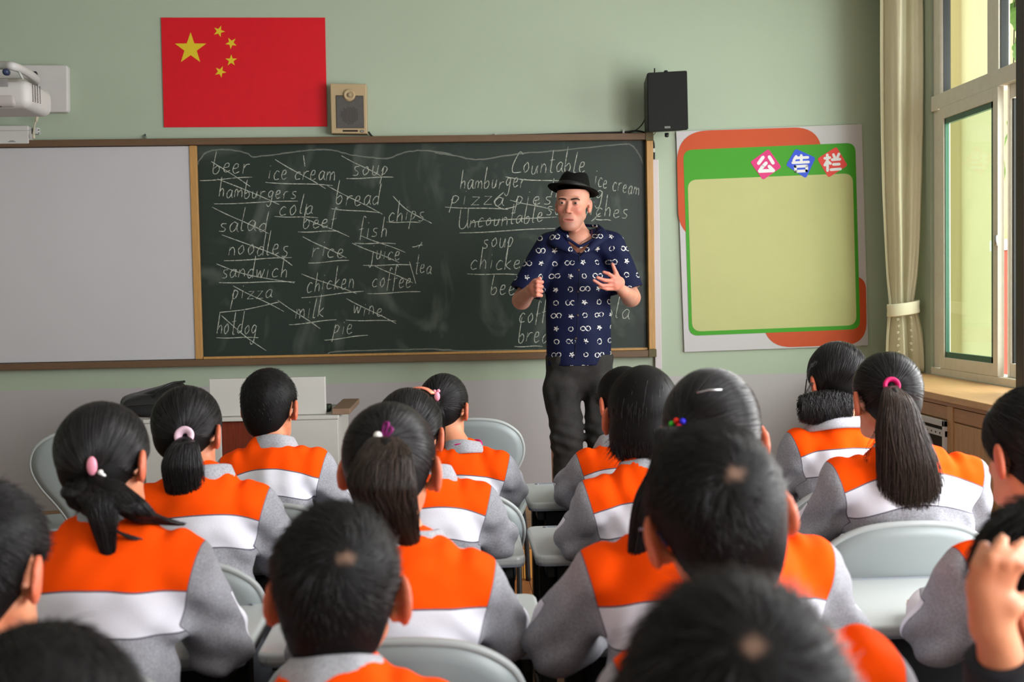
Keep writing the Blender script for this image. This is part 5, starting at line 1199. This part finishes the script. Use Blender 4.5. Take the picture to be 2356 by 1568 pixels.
# ---- nearest row
E1 = student('nearest head low at the left edge, only the dark crown of hair in view', 95, 1775, .93, yaw=0, bx_=0, t=.013, strands=7000, L=.022, seed=51, shz=.80, hs=1.02, crown=(.0, .03, .105))
E2 = student('nearest boy with big blurred spiky black hair, low right of the aisle', 1690, 1700, .87, yaw=0, pitch=12, bx_=.0, t=.014, strands=14000, L=.030, seed=52, crown=(1735, 1490), shz=.86, rad=.0004, hs=1.03, lift=.3, jit=.18)
PEOPLE = dict(A1=A1, A2=A2, A3=A3, A4=A4, B1=B1, B2=B2, B3=B3, B4=B4, C1=C1, C2=C2, C3=C3, C4=C4, D1=D1, D2=D2, D3=D3, D4=D4, E1=E1, E2=E2)

# ---- chairs: one behind each pupil
seats = {'A1': 'grey plastic chair of the short-haired boy in the front row', 'A2': 'grey plastic chair of the girl with the magenta scarf', 'A3': 'grey plastic chair of the front-row girl with the bob', 'A4': 'grey plastic chair of the person with the low wavy bun',
 'B1': 'grey plastic chair behind the girl with the pale pink hair band', 'B2': 'grey plastic chair behind the girl with the coral headband', 'B3': 'grey plastic chair behind the child with the glossy bob', 'B4': 'grey plastic chair behind the girl with the very long ponytail',
 'C1': 'grey plastic chair behind the girl with the pink bow clip', 'C2': 'grey plastic chair behind the girl with the violet ribbon', 'C3': 'grey plastic chair behind the girl with coloured beads', 'C4': 'grey plastic chair at the right edge below the raised elbow',
 'D1': 'grey plastic chair of the boy at the left edge', 'D2': 'grey plastic chair of the boy with the whorl, low centre', 'D3': 'grey plastic chair of the boy with blue glasses', 'D4': 'grey plastic chair of the pupil holding their head'}
col_x = {'1': -.70, '2': -.13, '3': .49, '4': 1.13}
proto = None
CH = dict(A1=(.625+0, None), )
over = {'A1': (-.575, 3.36), 'A2': (-.01, 3.46), 'A3': (.55, 3.44), 'A4': (1.20, 3.40), 'B1': (-.66, 2.66), 'B2': (-.10, 2.74), 'B3': (.54, 2.72), 'B4': (1.09, 2.74), 'C1': (-.70, 1.90), 'C2': (-.115, 1.94), 'C3': (.50, 1.84), 'C4': (1.22, 1.80), 'D1': (-.72, 1.25), 'D2': (-.16, 1.20), 'D3': (.36, 1.12), 'D4': (.93, 1.04)}
for k, lab in seats.items():
    x, y = over[k]
    if proto is None: proto = make_chair(lab); o = proto
    else: o = copy_tree(proto); o['label'] = lab
    o.location = (x, y, 0); o['group'] = 'grey plastic classroom chairs'; o.scale = (.92, 1, .955) if k[0] in 'AB' and k != 'B4' else (1, 1, .985)
for (px, py, Y, lab, rz) in ((187, 1010, 4.95, 'empty grey chair with waisted back standing by the left end of the teacher desk', .35), (1100, 980, 5.02, 'empty grey chair with fan-shaped back between the aisle and the teacher', -.15)):
    o = copy_tree(proto); p = onY(px, py, Y); o.location = (p.x, Y, 0); o.rotation_euler = (0, 0, rz); o.scale = (.93, 1, 1.015); o['label'] = lab
# ---- desks
desk = None
rowsY = {'A': 3.77, 'B': 3.0, 'C': 2.235}
names = {'A': 'front-row', 'B': 'second-row', 'C': 'third-row', 'D': 'fourth-row'}
cols = [(-.727, 'left column'), (-.119, 'column left of the aisle'), (.492, 'column right of the aisle'), (1.103, 'window-side column')]
for rk, y in rowsY.items():
    for x, cn in cols:
        if rk in 'AB' and x < -1: continue
        if x > 1.5 and rk != 'C': continue
        lab = 'pale grey %s school desk, %s' % (names[rk], cn)
        if desk is None: desk = make_desk(lab); o = desk
        else: o = copy_tree(desk); o['label'] = lab
        o.location = (x+(.03 if rk == 'A' else 0), y, 0); o['group'] = 'pale grey school desks'
        if rk == 'C' and x > .9: o.location.y = y+.05; o.scale = (1.0, 1, 1)
# ================================================================== THE TEACHER (facing the class, on the platform)
TY = 5.72
tb0 = onY(1338, 1200, TY); T0 = Vector((tb0.x, TY, PLAT_Z))
tr_ = empty('person', T0, 0, 'man in black trilby and navy patterned short-sleeved shirt gesturing before the chalkboard', 'person')
T0n = np.array(T0, 'f4')
def tp(px, py, dy=0.0): return np.array(onY(px, py, TY-dy), 'f4')-T0n       # dy > 0: towards the class
# head frame: x right in view, y + away from face, z up; origin between the eyes
THC = tp(1317, 468.5, .02); hsz = 1.09
Rh = np.array((Matrix.Rotation(math.radians(-16), 3, 'Z') @ Matrix.Rotation(math.radians(3), 3, 'Y') @ Matrix.Rotation(math.radians(1), 3, 'X')), 'f4')
TH = lambda p: THC+Rh@(np.array(p, 'f4')*hsz)
def tcap(a, b_, r1, r2): return rc(TH(a), TH(b_), r1*hsz, r2*hsz)
def tell(c_, r_, Rx=None): return e_sdf(TH(c_), np.array(r_)*hsz, Rh if Rx is None else Rh@np.array(Rx, 'f4'))
SLh, SRh = tp(1262, 566, .0), tp(1408, 562, .0)
ELh, ERh = tp(1200, 690, .03), tp(1452, 684, .03)
WLh, WRh = tp(1222, 668, .25), tp(1436, 672, .22)
hipz = .86
vx = .0036
f = Field((-.47, -.42, .0), (.42, .22, 1.74), vx)
f.add(rc((0, .02, .90), (0, .02, 1.05), .135, .130, (1, .72, 1)), .04); f.add(rc((0, .02, 1.05), (0, .015, 1.27), .130, .145, (1, .68, 1)), .05)
f.add(rc(SLh*.86+SRh*.14, SRh*.86+SLh*.14, .058, .058), .04)
nbase = tp(1336, 562, -.02)
f.add(rc(nbase+np.array((-.09, .02, -.02)), nbase+np.array((0, .0, .03)), .04, .045), .03); f.add(rc(nbase+np.array((.09, .02, -.02)), nbase+np.array((0, .0, .03)), .04, .045), .03)
f.add(rc(nbase+np.array((0, .012, -.05)), TH((0, .035, -.085)), .062, .053), .03)
f.add(e_sdf(tp(1333, 556, .035), (.062, .058, .062)), .03)
# head
f.add(tell((0, .012, .035), (.0755, .098, .092)), .02); f.add(tell((0, -.03, -.035), (.060, .061, .075)), .03)
f.add(tell((0, -.045, -.085), (.043, .045, .038)), .02); f.add(tell((0, -.078, -.108), (.024, .018, .019)), .02)
for s_ in (-1, 1):
    f.add(tcap((s_*.049, .006, -.056), (s_*.022, -.064, -.106), .014, .014), .025)
    f.add(tell((s_*.038, -.068, -.030), (.018, .018, .018)), .022)
f.add(tcap((-.040, -.0825, .018), (.040, -.0825, .017), .0105, .0105), .012)
for s_ in (-1, 1): f.sub(tell((s_*.031, -.103, -.001), (.019, .016, .012)), .010)
f.add(tcap((0, -.086, .006), (0, -.107, -.035), .0068, .0092), .010); f.add(tell((0, -.1085, -.040), (.0110, .0110, .0092)), .006)
for s_ in (-1, 1): f.add(tell((s_*.0135, -.0985, -.044), (.0072, .0095, .0066)), .004); f.sub(tell((s_*.006, -.105, -.0505), (.0030, .005, .0028)), .002)
f.add(tell((0, -.083, -.076), (.027, .014, .020)), .018)
f.add(rc(TH((-.024, -.0905, -.0745)), TH((.024, -.0905, -.0745)), .0032, .0032), .006); f.add(rc(TH((-.018, -.0915, -.0835)), TH((.018, -.0915, -.0835)), .0042, .0042), .006)
f.sub(tell((0, -.098, -.0784), (.026, .018, .0021)), .0012)
for s_ in (-1, 1):
    f.add(tell((s_*.031, -.083, -.001), (.0145, .0135, .0125)), .003); f.sub(tell((s_*.031, -.098, -.0022), (.0135, .010, .0038)), .001)
    Rx = Matrix.Rotation(s_*math.radians(-22), 3, 'Z')
    f.add(tell((s_*.0775, .026 if s_ > 0 else .036, -.006), (.0085, .0185, .030), Rx), .006); f.add(tell((s_*.077, .018, -.030), (.008, .010, .012)), .006)
    f.sub(tell((s_*.089, .020, -.002), (.006, .011, .020), Rx), .004); f.add(tell((s_*.079, .007, -.010), (.005, .005, .008)), .003)
# arms
f.add(rc(SLh, ELh, .052, .043), .03); f.add(rc(ELh, WLh, .045, .030), .02)
f.add(rc(SRh, ERh, .052, .043), .03); f.add(rc(ERh, WRh, .045, .030), .02)
# his right fist (left in view): fingers curled one above the other, thumb on top
f.add(rc(tp(1223, 668, .26), tp(1229, 662, .31), .026, .030), .02); f.add(rc(tp(1231, 650, .33), tp(1231, 676, .33), .016, .016), .02)
for i, yy in enumerate((648.5, 659, 669.5, 679.5)):
    k = (1.0, 1.03, 1.0, .9)[i]
    a, b_, c_, d_ = tp(1229+i*.3, yy, .33), tp(1236, yy-1, .365), tp(1247-i*.6, yy, .355), tp(1244, yy+1.2, .325)
    f.add(rc(a, b_, .0108*k, .0102*k), .006); f.add(rc(b_, c_, .0102*k, .0096*k), .0025); f.add(rc(c_, d_, .0092*k, .0085*k), .002)
f.add(rc(tp(1224, 657, .31), tp(1233, 646, .33), .014, .0115), .01); f.add(rc(tp(1233, 646, .33), tp(1242, 639.5, .345), .0108, .0088), .004)
# his left hand (right in view), open, fingers spread to the left, thumb up
f.add(rc(tp(1432, 668, .235), tp(1420, 655, .29), .024, .027), .02); f.add(rc(tp(1413, 640, .31), tp(1415, 660, .31), .016, .016), .018); f.add(rc(tp(1426, 648, .28), tp(1412, 650, .315), .024, .018), .015)
for pts, r_ in (([(1412, 638, .315), (1400, 629.5, .345), (1389, 625.5, .345)], .0098), ([(1409, 646, .32), (1391, 644.5, .355), (1374.5, 638, .365)], .0100), ([(1411, 656, .32), (1385, 656.5, .35), (1366.5, 644.5, .365)], .0096), ([(1413, 664, .31), (1396, 664.5, .335), (1379, 659.5, .345)], .0088)):
    a, b_, c_ = [tp(*p) for p in pts]; f.add(rc(a, b_, r_*1.02, r_*.96), .006); f.add(rc(b_, c_, r_*.94, r_*.76), .003)
f.add(rc(tp(1425, 650, .285), tp(1417, 628, .30), .016, .0115), .014); f.add(rc(tp(1417, 628, .30), tp(1409.5, 608, .31), .0108, .0082), .005)
# legs inside the trousers
for s_ in (-1, 1):
    f.add(rc((s_*.09, .02, .88), (s_*.105, .0, .48), .060, .045), .03); f.add(rc((s_*.105, .0, .48), (s_*.11, .03, .10), .045, .033), .02); f.add(rc((s_*.11, .03, .06), (s_*.13, -.12, .04), .036, .028), .02)
me = f.mesh('body'); P = vco(me); q = (P-THC)@Rh/hsz
def blob(c_, r_, s_=4): return np.clip(1.4-np.sqrt((((q-np.array(c_, 'f4'))/np.array(r_, 'f4'))**2).sum(1)), 0, 1)
lips = np.clip(np.maximum(blob((0, -.093, -.0740), (.024, .016, .0034)), blob((0, -.094, -.0840), (.020, .016, .0045)))*2.2, 0, .6)
front = (q[:, 1] < .02)
stub = np.maximum(blob((0, -.08, -.10), (.05, .05, .032)), np.maximum(blob((-.045, -.03, -.085), (.025, .05, .035)), blob((.045, -.03, -.085), (.025, .05, .035))))*.45
stub = np.maximum(stub, blob((0, -.10, -.062), (.028, .02, .010))*.28); stub = np.maximum(stub, np.clip((q[:, 1]-.0)*18, 0, .38)*(q[:, 2] > .0)*(np.abs(q[:, 0]) > .055)*(np.linalg.norm((q-np.array((0, .01, .0)))[:, :2], axis=1) < .12)*(np.abs(q[:, 0]) < .083))
red = np.maximum(blob((0, -.115, -.04), (.018, .02, .018))*.35, np.maximum(blob((.043, -.08, -.035), (.026, .03, .024)), blob((-.043, -.08, -.035), (.026, .03, .024)))*.42)
red = np.maximum(red, np.clip((np.abs(q[:, 0])-.080)*60, 0, .7)*(np.abs(q[:, 2]) < .05)*(np.abs(q[:, 1]) < .06)); red = np.maximum(red, ((P[:, 1] < -.30)*.45))
stub[P[:, 1] < -.2] = 0
attr(me, 'lips', lips); attr(me, 'stubble', stub); attr(me, 'redness', red); me.materials.append(m_tskin); tbody = link('body', me, None, tr_)
# eyes and brows
m_scl = mat('eye_white', hexc(150, 138, 132), .3); m_iris = mat('eye_iris', hexc(58, 46, 40), .2)
for s_ in (-1, 1):
    er = .0118*hsz; gaze = Rh@np.array((0, -1, 0), 'f4'); cpos = TH((s_*.031, -.0835, -.0015))
    mt = Matrix.Translation(tuple(map(float, cpos))) @ Vector((0, 0, 1)).rotation_difference(Vector(tuple(map(float, gaze)))).to_matrix().to_4x4()
    prof = [(er*math.sin(a), er*math.cos(a)) for a in [PI-.01-k*(PI-.02)/18 for k in range(19)]]
    o = lathe('eyeball', [(max(r_, .0002), z) for r_, z in prof], [m_scl, m_iris], tr_, 24, mt)
    for p in o.data.polygons:
        c_ = mt.inverted() @ p.center
        if c_.z > 0 and math.hypot(c_.x, c_.y) < .0064: p.material_index = 1
m_brow = mat('eyebrow_hair', hexc(52, 38, 32), .7)
for s_ in (-1, 1):
    pts = [TH((s_*x, y, z)) for x, y, z in ((.012, -.0975, .0135), (.025, -.0970, .0170), (.039, -.0945, .0180), (.050, -.0875, .0135))]
    bm = bmesh.new(); tube(bm, catmull([Vector(tuple(map(float, p))) for p in pts], 5), [.0036, .0040, .0042, .0043, .0044, .0044, .0043, .0042, .0041, .0039, .0036, .0033, .0030, .0027, .0023, .0016], 8, flat=(1.0, .8)); fin('eyebrow', bm, m_brow, tr_, smooth=True)
# ---- shirt
m_shirt, nt, b = newmat('navy_print_shirt')
tc = nt.nodes.new('ShaderNodeTexCoord'); sp2 = nt.nodes.new('ShaderNodeSeparateXYZ'); nzv = nt.nodes.new('ShaderNodeTexNoise'); nzv.inputs['Scale'].default_value = 9
nt.links.new(tc.outputs['Object'], nzv.inputs['Vector']); vs_ = nt.nodes.new('ShaderNodeVectorMath'); vs_.operation = 'MULTIPLY_ADD'; nt.links.new(nzv.outputs['Color'], vs_.inputs[0]); vs_.inputs[1].default_value = (.022, .022, .022); nt.links.new(tc.outputs['Object'], vs_.inputs[2])
nt.links.new(vs_.outputs[0], sp2.inputs[0])
PXs, PZs = .0715, .0655
def cellpat(ox, scalex):
    X = NX(nt, sp2.outputs['X']); Zc = NX(nt, sp2.outputs['Z'])
    u = (X+10.0+ox)/PXs; v = (Zc+.02)/PZs; i, j = u.floor(), v.floor(); fx = (u-i-.5)*PXs; fz = (v-j-.5)*PZs
    ty = (i-j+300.0).fmod(3.0).floor()
    d1 = ((fx*fx+fz*fz).sqrt()-.0110).abs(); a_ = fx.abs()-.0128; d2 = ((a_*a_+fz*fz).sqrt()-.0110).abs()
    ang = fz.atan2(fx); fr = (fx*fx+fz*fz).sqrt(); pet = (ang*5.0+1.0).cos()*.0036+.0102
    wv = NX(nt, noise(nt, 240, .0010, .0030).o)
    ring = d1.lt(wv)*ty.lt(.5); dbl = d2.lt(wv)*(ty-1.0).abs().lt(.5); flo = fr.lt(pet)*ty.gt(1.5)
    fleck = noise(nt, 130, -.4, 1.6).gt(.35)
    return (ring+dbl+flo).mn(1.0)*fleck
pat = cellpat(.012, 1)
nv = cmix(nt, noise(nt, 500, 0, 1, 2), hexc(10, 14, 40), hexc(17, 25, 60))
nt.links.new(cmix(nt, pat, nv, hexc(214, 212, 208)), b.inputs['Base Color']); b.inputs['Roughness'].default_value = .7; b.inputs['Specular IOR Level'].default_value = .15
hemz = float(tp(1330, 838)[2])
f = Field((-.44, -.30, hemz-.04), (.40, .26, 1.66), .0045)
T_ = [rc((.0, .02, hemz-.05), (0, .02, 1.08), .172, .162, (1, .76, 1)), rc((0, .02, 1.08), (0, .015, 1.28), .162, .166, (1, .72, 1)),
      rc(SLh*.80+SRh*.20+np.array((0, .01, -.005)), SRh*.80+SLh*.20+np.array((0, .01, -.005)), .072, .072), rc(SLh*.82+SRh*.18+np.array((0, .0, .012)), nbase+np.array((0, .02, .025)), .055, .056), rc(SRh*.82+SLh*.18+np.array((0, .0, .012)), nbase+np.array((0, .02, .025)), .055, .056)]
for p in T_: f.add(p, .045)
for S_, E_ in ((SLh, ELh), (SRh, ERh)):
    e2 = S_+(E_-S_)*1.0; out_ = (E_-S_)/np.linalg.norm(E_-S_)
    f.add(rc(S_+np.array((0, 0, -.002)), e2, .068, .082), .03)
def tf(p):
    v = .0045*snoise(p*np.array((1.6, 1, .35)), 30, 8)*np.clip((1.38-p[:, 2])*3, .15, 1)+.0015*snoise(p, 80, 4)
    for S_, s_ in ((SLh, -1), (SRh, 1)):
        qd = S_+np.array((-s_*.02, -.03, -.10)); d_ = np.linalg.norm(p-qd, axis=1); v += .005*np.exp(-(d_/.08)**2)*np.sin((p@np.array((s_*.8, 0, .6)))*90)
    return v
f.warp(tf)
for S_, E_ in ((SLh, ELh), (SRh, ERh)):                             # open sleeve ends
    out_ = (E_-S_)/np.linalg.norm(E_-S_); cutp = S_+(E_-S_)*.86
    side = -1 if S_ is SLh else 1
    d0 = float(cutp@out_)
    def fnc(p, out_=out_, d0=d0, side=side): return np.maximum(p@out_-d0, 0)*0+np.where((p[..., 0]*side > .165), p@out_-d0, -.05)
    m_ = f.v; Pg = np.stack(np.meshgrid(*f.ax, indexing='ij'), -1); dcut = fnc(Pg); f.v = np.maximum(f.v, np.clip(dcut, -.06, .06)).astype('f4')
    f.sub(rc(S_+(E_-S_)*.42, E_+(E_-S_)*.2, .046, .078), .003)
f.cut((0, 0, -1), -hemz, .002); f.sub(rc((0, .02, hemz-.1), (0, .02, hemz+.03), .163, .158, (1, .74, 1)), .002)
# open neck: V
f.sub(rc(nbase+np.array((0, -.01, .0)), nbase+np.array((0, .0, .12)), .060, .062), .004)
vz = tp(1334, 566, .1)
f.sub(rc(tp(1333, 552, .12), tp(1333, 533, .09), .003, .044), .003)
me = f.mesh('shirt'); me.materials.append(m_shirt); shirt = link('shirt', me, None, tr_)
# surface finder for things sewn on the front
from mathutils.bvhtree import BVHTree
bvh = BVHTree.FromPolygons([tuple(v) for v in vco(me)], [tuple(p.vertices) for p in me.polygons])
def sfront(px, py, lift=.0015):
    o_ = EYE-T0; d_ = ray(px, py).normalized(); h = bvh.ray_cast(o_, d_); return h[0]-d_*lift if h[0] else Vector(tuple(map(float, tp(px, py, .14))))
pts = [sfront(x, y) for x, y in [(1334, 572), (1333, 600), (1333, 640), (1331, 690), (1329, 740), (1325, 790), (1322, 826)]]
tb('placket_edge', catmull(pts, 5), .0016, mat('navy_dark', hexc(10, 13, 34), .7), shirt, seg=6)
m_but = mat('brown_button', hexc(72, 54, 46), .4)
for x, y in ((1331.5, 575), (1331.5, 621), (1330.5, 671), (1329.5, 725), (1325, 778)):
    p = sfront(x, y, .002); lathe('button', [(.001, 0), (.0052, 0), (.0056, .0012), (.004, .002), (.001, .0012)], m_but, shirt, 14, Matrix.Translation(p) @ Matrix.Rotation(PI/2, 4, 'X'))
def strip(name, px_pts, m, par, th=.0022, off=.001, sub=3):
    P_ = [sfront(x, y, off) for x, y in px_pts]; bm = bmesh.new(); prism(bm, P_, (0, -th, 0)); return fin(name, bm, m, par, bev=.0006)
pk = [sfront(x, y, .001) for x, y in [(1379, 602), (1412, 606), (1411, 640), (1395, 650), (1381, 640)]]
bm = bmesh.new(); tube(bm, pk, .0012, 6, closed=True); fin('pocket_edge', bm, MATS['navy_dark'], shirt, smooth=True)
# collar: two folded leaves round the neck and lapels
f = Field((-.2, -.2, 1.2), (.2, .2, 1.6), .0038)
nc = nbase+np.array((.0, .012, .03))
ctrL = [tp(1334, 568, .115), tp(1306, 549, .105), tp(1286, 531, .055), tp(1296, 522, -.03), tp(1335, 517, -.085)]
ctrR = [tp(1336, 567, .115), tp(1362, 553, .10), tp(1379, 530, .045), tp(1370, 520, -.03), tp(1335, 517, -.085)]
for ct in (ctrL, ctrR):
    for a, b_ in zip(ct, ct[1:]): f.add(rc(a, b_, .0075, .0075, (1, 1, 1)), .008)
me = f.mesh('collar'); me.materials.append(m_shirt); link('collar', me, None, shirt)
for inn, out in (([(1300, 519, -.05), (1286, 527, .02), (1296, 545, .092), (1333.5, 590, .132)], [(1293, 522, -.06), (1272, 537, .02), (1263, 560, .088), (1307, 583, .124)]),
                 ([(1370, 518, -.05), (1379, 527, .02), (1368, 545, .095), (1333.5, 590, .132)], [(1380, 521, -.06), (1396, 535, .015), (1398, 550, .075), (1359, 580, .122)])):
    I_ = catmull([Vector(tuple(map(float, tp(*p)))) for p in inn], 6); O_ = catmull([Vector(tuple(map(float, tp(*p)))) for p in out], 6); bm = bmesh.new(); rows_ = []
    for a_, b2 in zip(I_, O_): rows_.append([bm.verts.new(a_.lerp(b2, u)+Vector((0, -.010*math.sin(PI*u), .006*math.sin(PI*u)))) for u in (0, .25, .5, .75, 1)])
    for ra, rb in zip(rows_, rows_[1:]):
        for k in range(4): bm.faces.new((ra[k], ra[k+1], rb[k+1], rb[k]))
    o = fin('collar_leaf', bm, m_shirt, shirt, smooth=True); md = o.modifiers.new('thickness', 'SOLIDIFY'); md.thickness = .003; md.offset = 1
tb('necklace_cord', catmull([Vector(tuple(map(float, tp(*p)))) for p in [(1361, 528, .045), (1362, 536, .065), (1357, 545, .085), (1348, 552, .10), (1340, 556, .112), (1333, 562, .118)]], 6), .0016, mat('brown_cord', hexc(84, 26, 22), .6), tr_)
tb('earring', torus_pts(tuple(map(float, TH((.0815, .012, -.044)))), (1, .3, 0), .004, 14)+[], .0009, mat('earring_metal', (.3, .28, .25), .3, metal=1), tr_, seg=6, closed=True)
# ---- trousers
m_jean, nt, b = newmat('black_denim'); nt.links.new(scl(nt, scl(nt, hexc(44, 42, 41), noise(nt, 420, .7, 1.35, 2)), noise(nt, 12, .75, 1.3, 4)), b.inputs['Base Color']); b.inputs['Roughness'].default_value = .85; b.inputs['Specular IOR Level'].default_value = .2
f = Field((-.26, -.24, .02), (.26, .26, hemz+.08), .006)
f.add(rc((.004, .02, hemz+.02), (.004, .03, .84), .166, .166, (1, .76, 1)), .03)
kneeL, kneeR = tp(1304, 1010, .03), tp(1386, 1010, .03)
hipL, hipR = tp(1292, 890, .0), tp(1384, 890, .0); ankL, ankR = tp(1310, 1190, 0), tp(1392, 1190, -.02)
for a, b_, c_ in ((hipL, kneeL, ankL), (hipR, kneeR, ankR)):
    f.add(rc(a, b_, .100, .076), .02); f.add(rc(b_, c_, .076, .066), .03)
f.warp(lambda p: .0055*snoise(p*np.array((1.2, 1, .6)), 38, 12)+.002*snoise(p, 90, 3)+.004*np.exp(-((p[:, 2]-kneeL[2])/.09)**2)*np.sin(p[:, 2]*110+p[:, 0]*40)); f.cut((0, 0, -1), -.045, .004); f.cut((0, 0, 1), hemz+.05, .004)
me = f.mesh('trousers'); me.materials.append(m_jean); link('trousers', me, None, tr_)
for a in (ankL, ankR):
    f = Field((-.07, -.24, 0), (.07, .10, .13), .006); f.add(rc((0, .02, .045), (0, -.13, .034), .048, .040, (1, 1, 1)), 0); f.cut((0, 0, -1), -.003, .003); me = f.mesh('shoe'); me.materials.append(m_blk2); o = link('shoe', me, None, tr_); o.location = (float(a[0]), float(a[1]), 0)
# ---- hat
m_felt = mat('black_felt', (.006, .0058, .0055), .95, spec=.08, var=.15, vscale=60, bump=.3, bscale=300)
Rhat = Rh@np.array((Matrix.Rotation(math.radians(5), 3, 'Y') @ Matrix.Rotation(math.radians(-13), 3, 'X')), 'f4'); HC_ = TH((0, .012, .060))
def hp(x, y, z): return Vector(tuple(map(float, HC_+Rhat@np.array((x, y, z), 'f4'))))
seg = 56; bm = bmesh.new(); rings = []
for r_, z_, k in [(1.04, -.004, 0), (1.00, .012, 0), (.91, .036, 0), (.81, .064, 0), (.71, .086, 1), (.60, .098, 1), (.42, .101, 1), (.25, .096, 1), (.05, .093, 1)]:
    ring = []
    for q_ in range(seg):
        a = 2*PI*q_/seg; ca, sa = math.cos(a), math.sin(a); rx, ry = .087*r_, .110*r_
        pinch = 1-.10*k*max(0, -sa)*(abs(ca)**.5); dz = (-.016*math.exp(-(ca*r_/.35)**2) if k else 0)+(-.010*(-sa) if k else 0)
        ring.append(bm.verts.new(hp(rx*ca*pinch, ry*sa, z_+dz+(.006*max(0, sa) if k else 0))))
    rings.append(ring)
for A_, B_ in zip(rings, rings[1:]):
    for q_ in range(seg): bm.faces.new((A_[q_], A_[(q_+1) % seg], B_[(q_+1) % seg], B_[q_]))
bm.faces.new(rings[-1])
hat = fin('trilby_hat', bm, m_felt, None, smooth=True); tag(hat, 'black felt trilby with curled brim worn by the man at the chalkboard', 'hat'); hat.parent = None; hat.location = T0
bm = bmesh.new(); rings = []
for u in (0, .35, .7, .93, 1.0, .93, .7, .35, 0):
    pass
prof = [(0, .0, 1), (.012, -.003, 1), (.024, -.004, 1), (.034, .0, 1), (.041, .006, 1), (.043, .008, 1), (.0415, .0085, 1), (.034, .0032, 1), (.024, -.001, 1), (.012, .0, 1), (0, .003, 1)]
for dr, dz, _ in prof:
    ring = []
    for q_ in range(seg):
        a = 2*PI*q_/seg; ca, sa = math.cos(a), math.sin(a); t_ = dr/.043
        side = ca*ca; z = dz*(.4+.5*side)+t_*(.002*side-.020*max(0, -sa)**2*(1-side)*.3-.006)+t_*.014*max(0, sa)
        ring.append(bm.verts.new(hp((.088+dr)*ca, (.110+dr*.95)*sa, z)))
    rings.append(ring)
for A_, B_ in zip(rings, rings[1:]):
    for q_ in range(seg): bm.faces.new((A_[q_], A_[(q_+1) % seg], B_[(q_+1) % seg], B_[q_]))
fin('brim', bm, m_felt, hat, smooth=True)
bm = bmesh.new(); tube(bm, [hp(.0895*math.cos(a), .1130*math.sin(a), .010) for a in [2*PI*k/48 for k in range(48)]], .0085, 8, closed=True, flat=(1.3, .25)); fin('hat_band', bm, mat('black_ribbon', (.008, .008, .008), .5), hat, smooth=True)
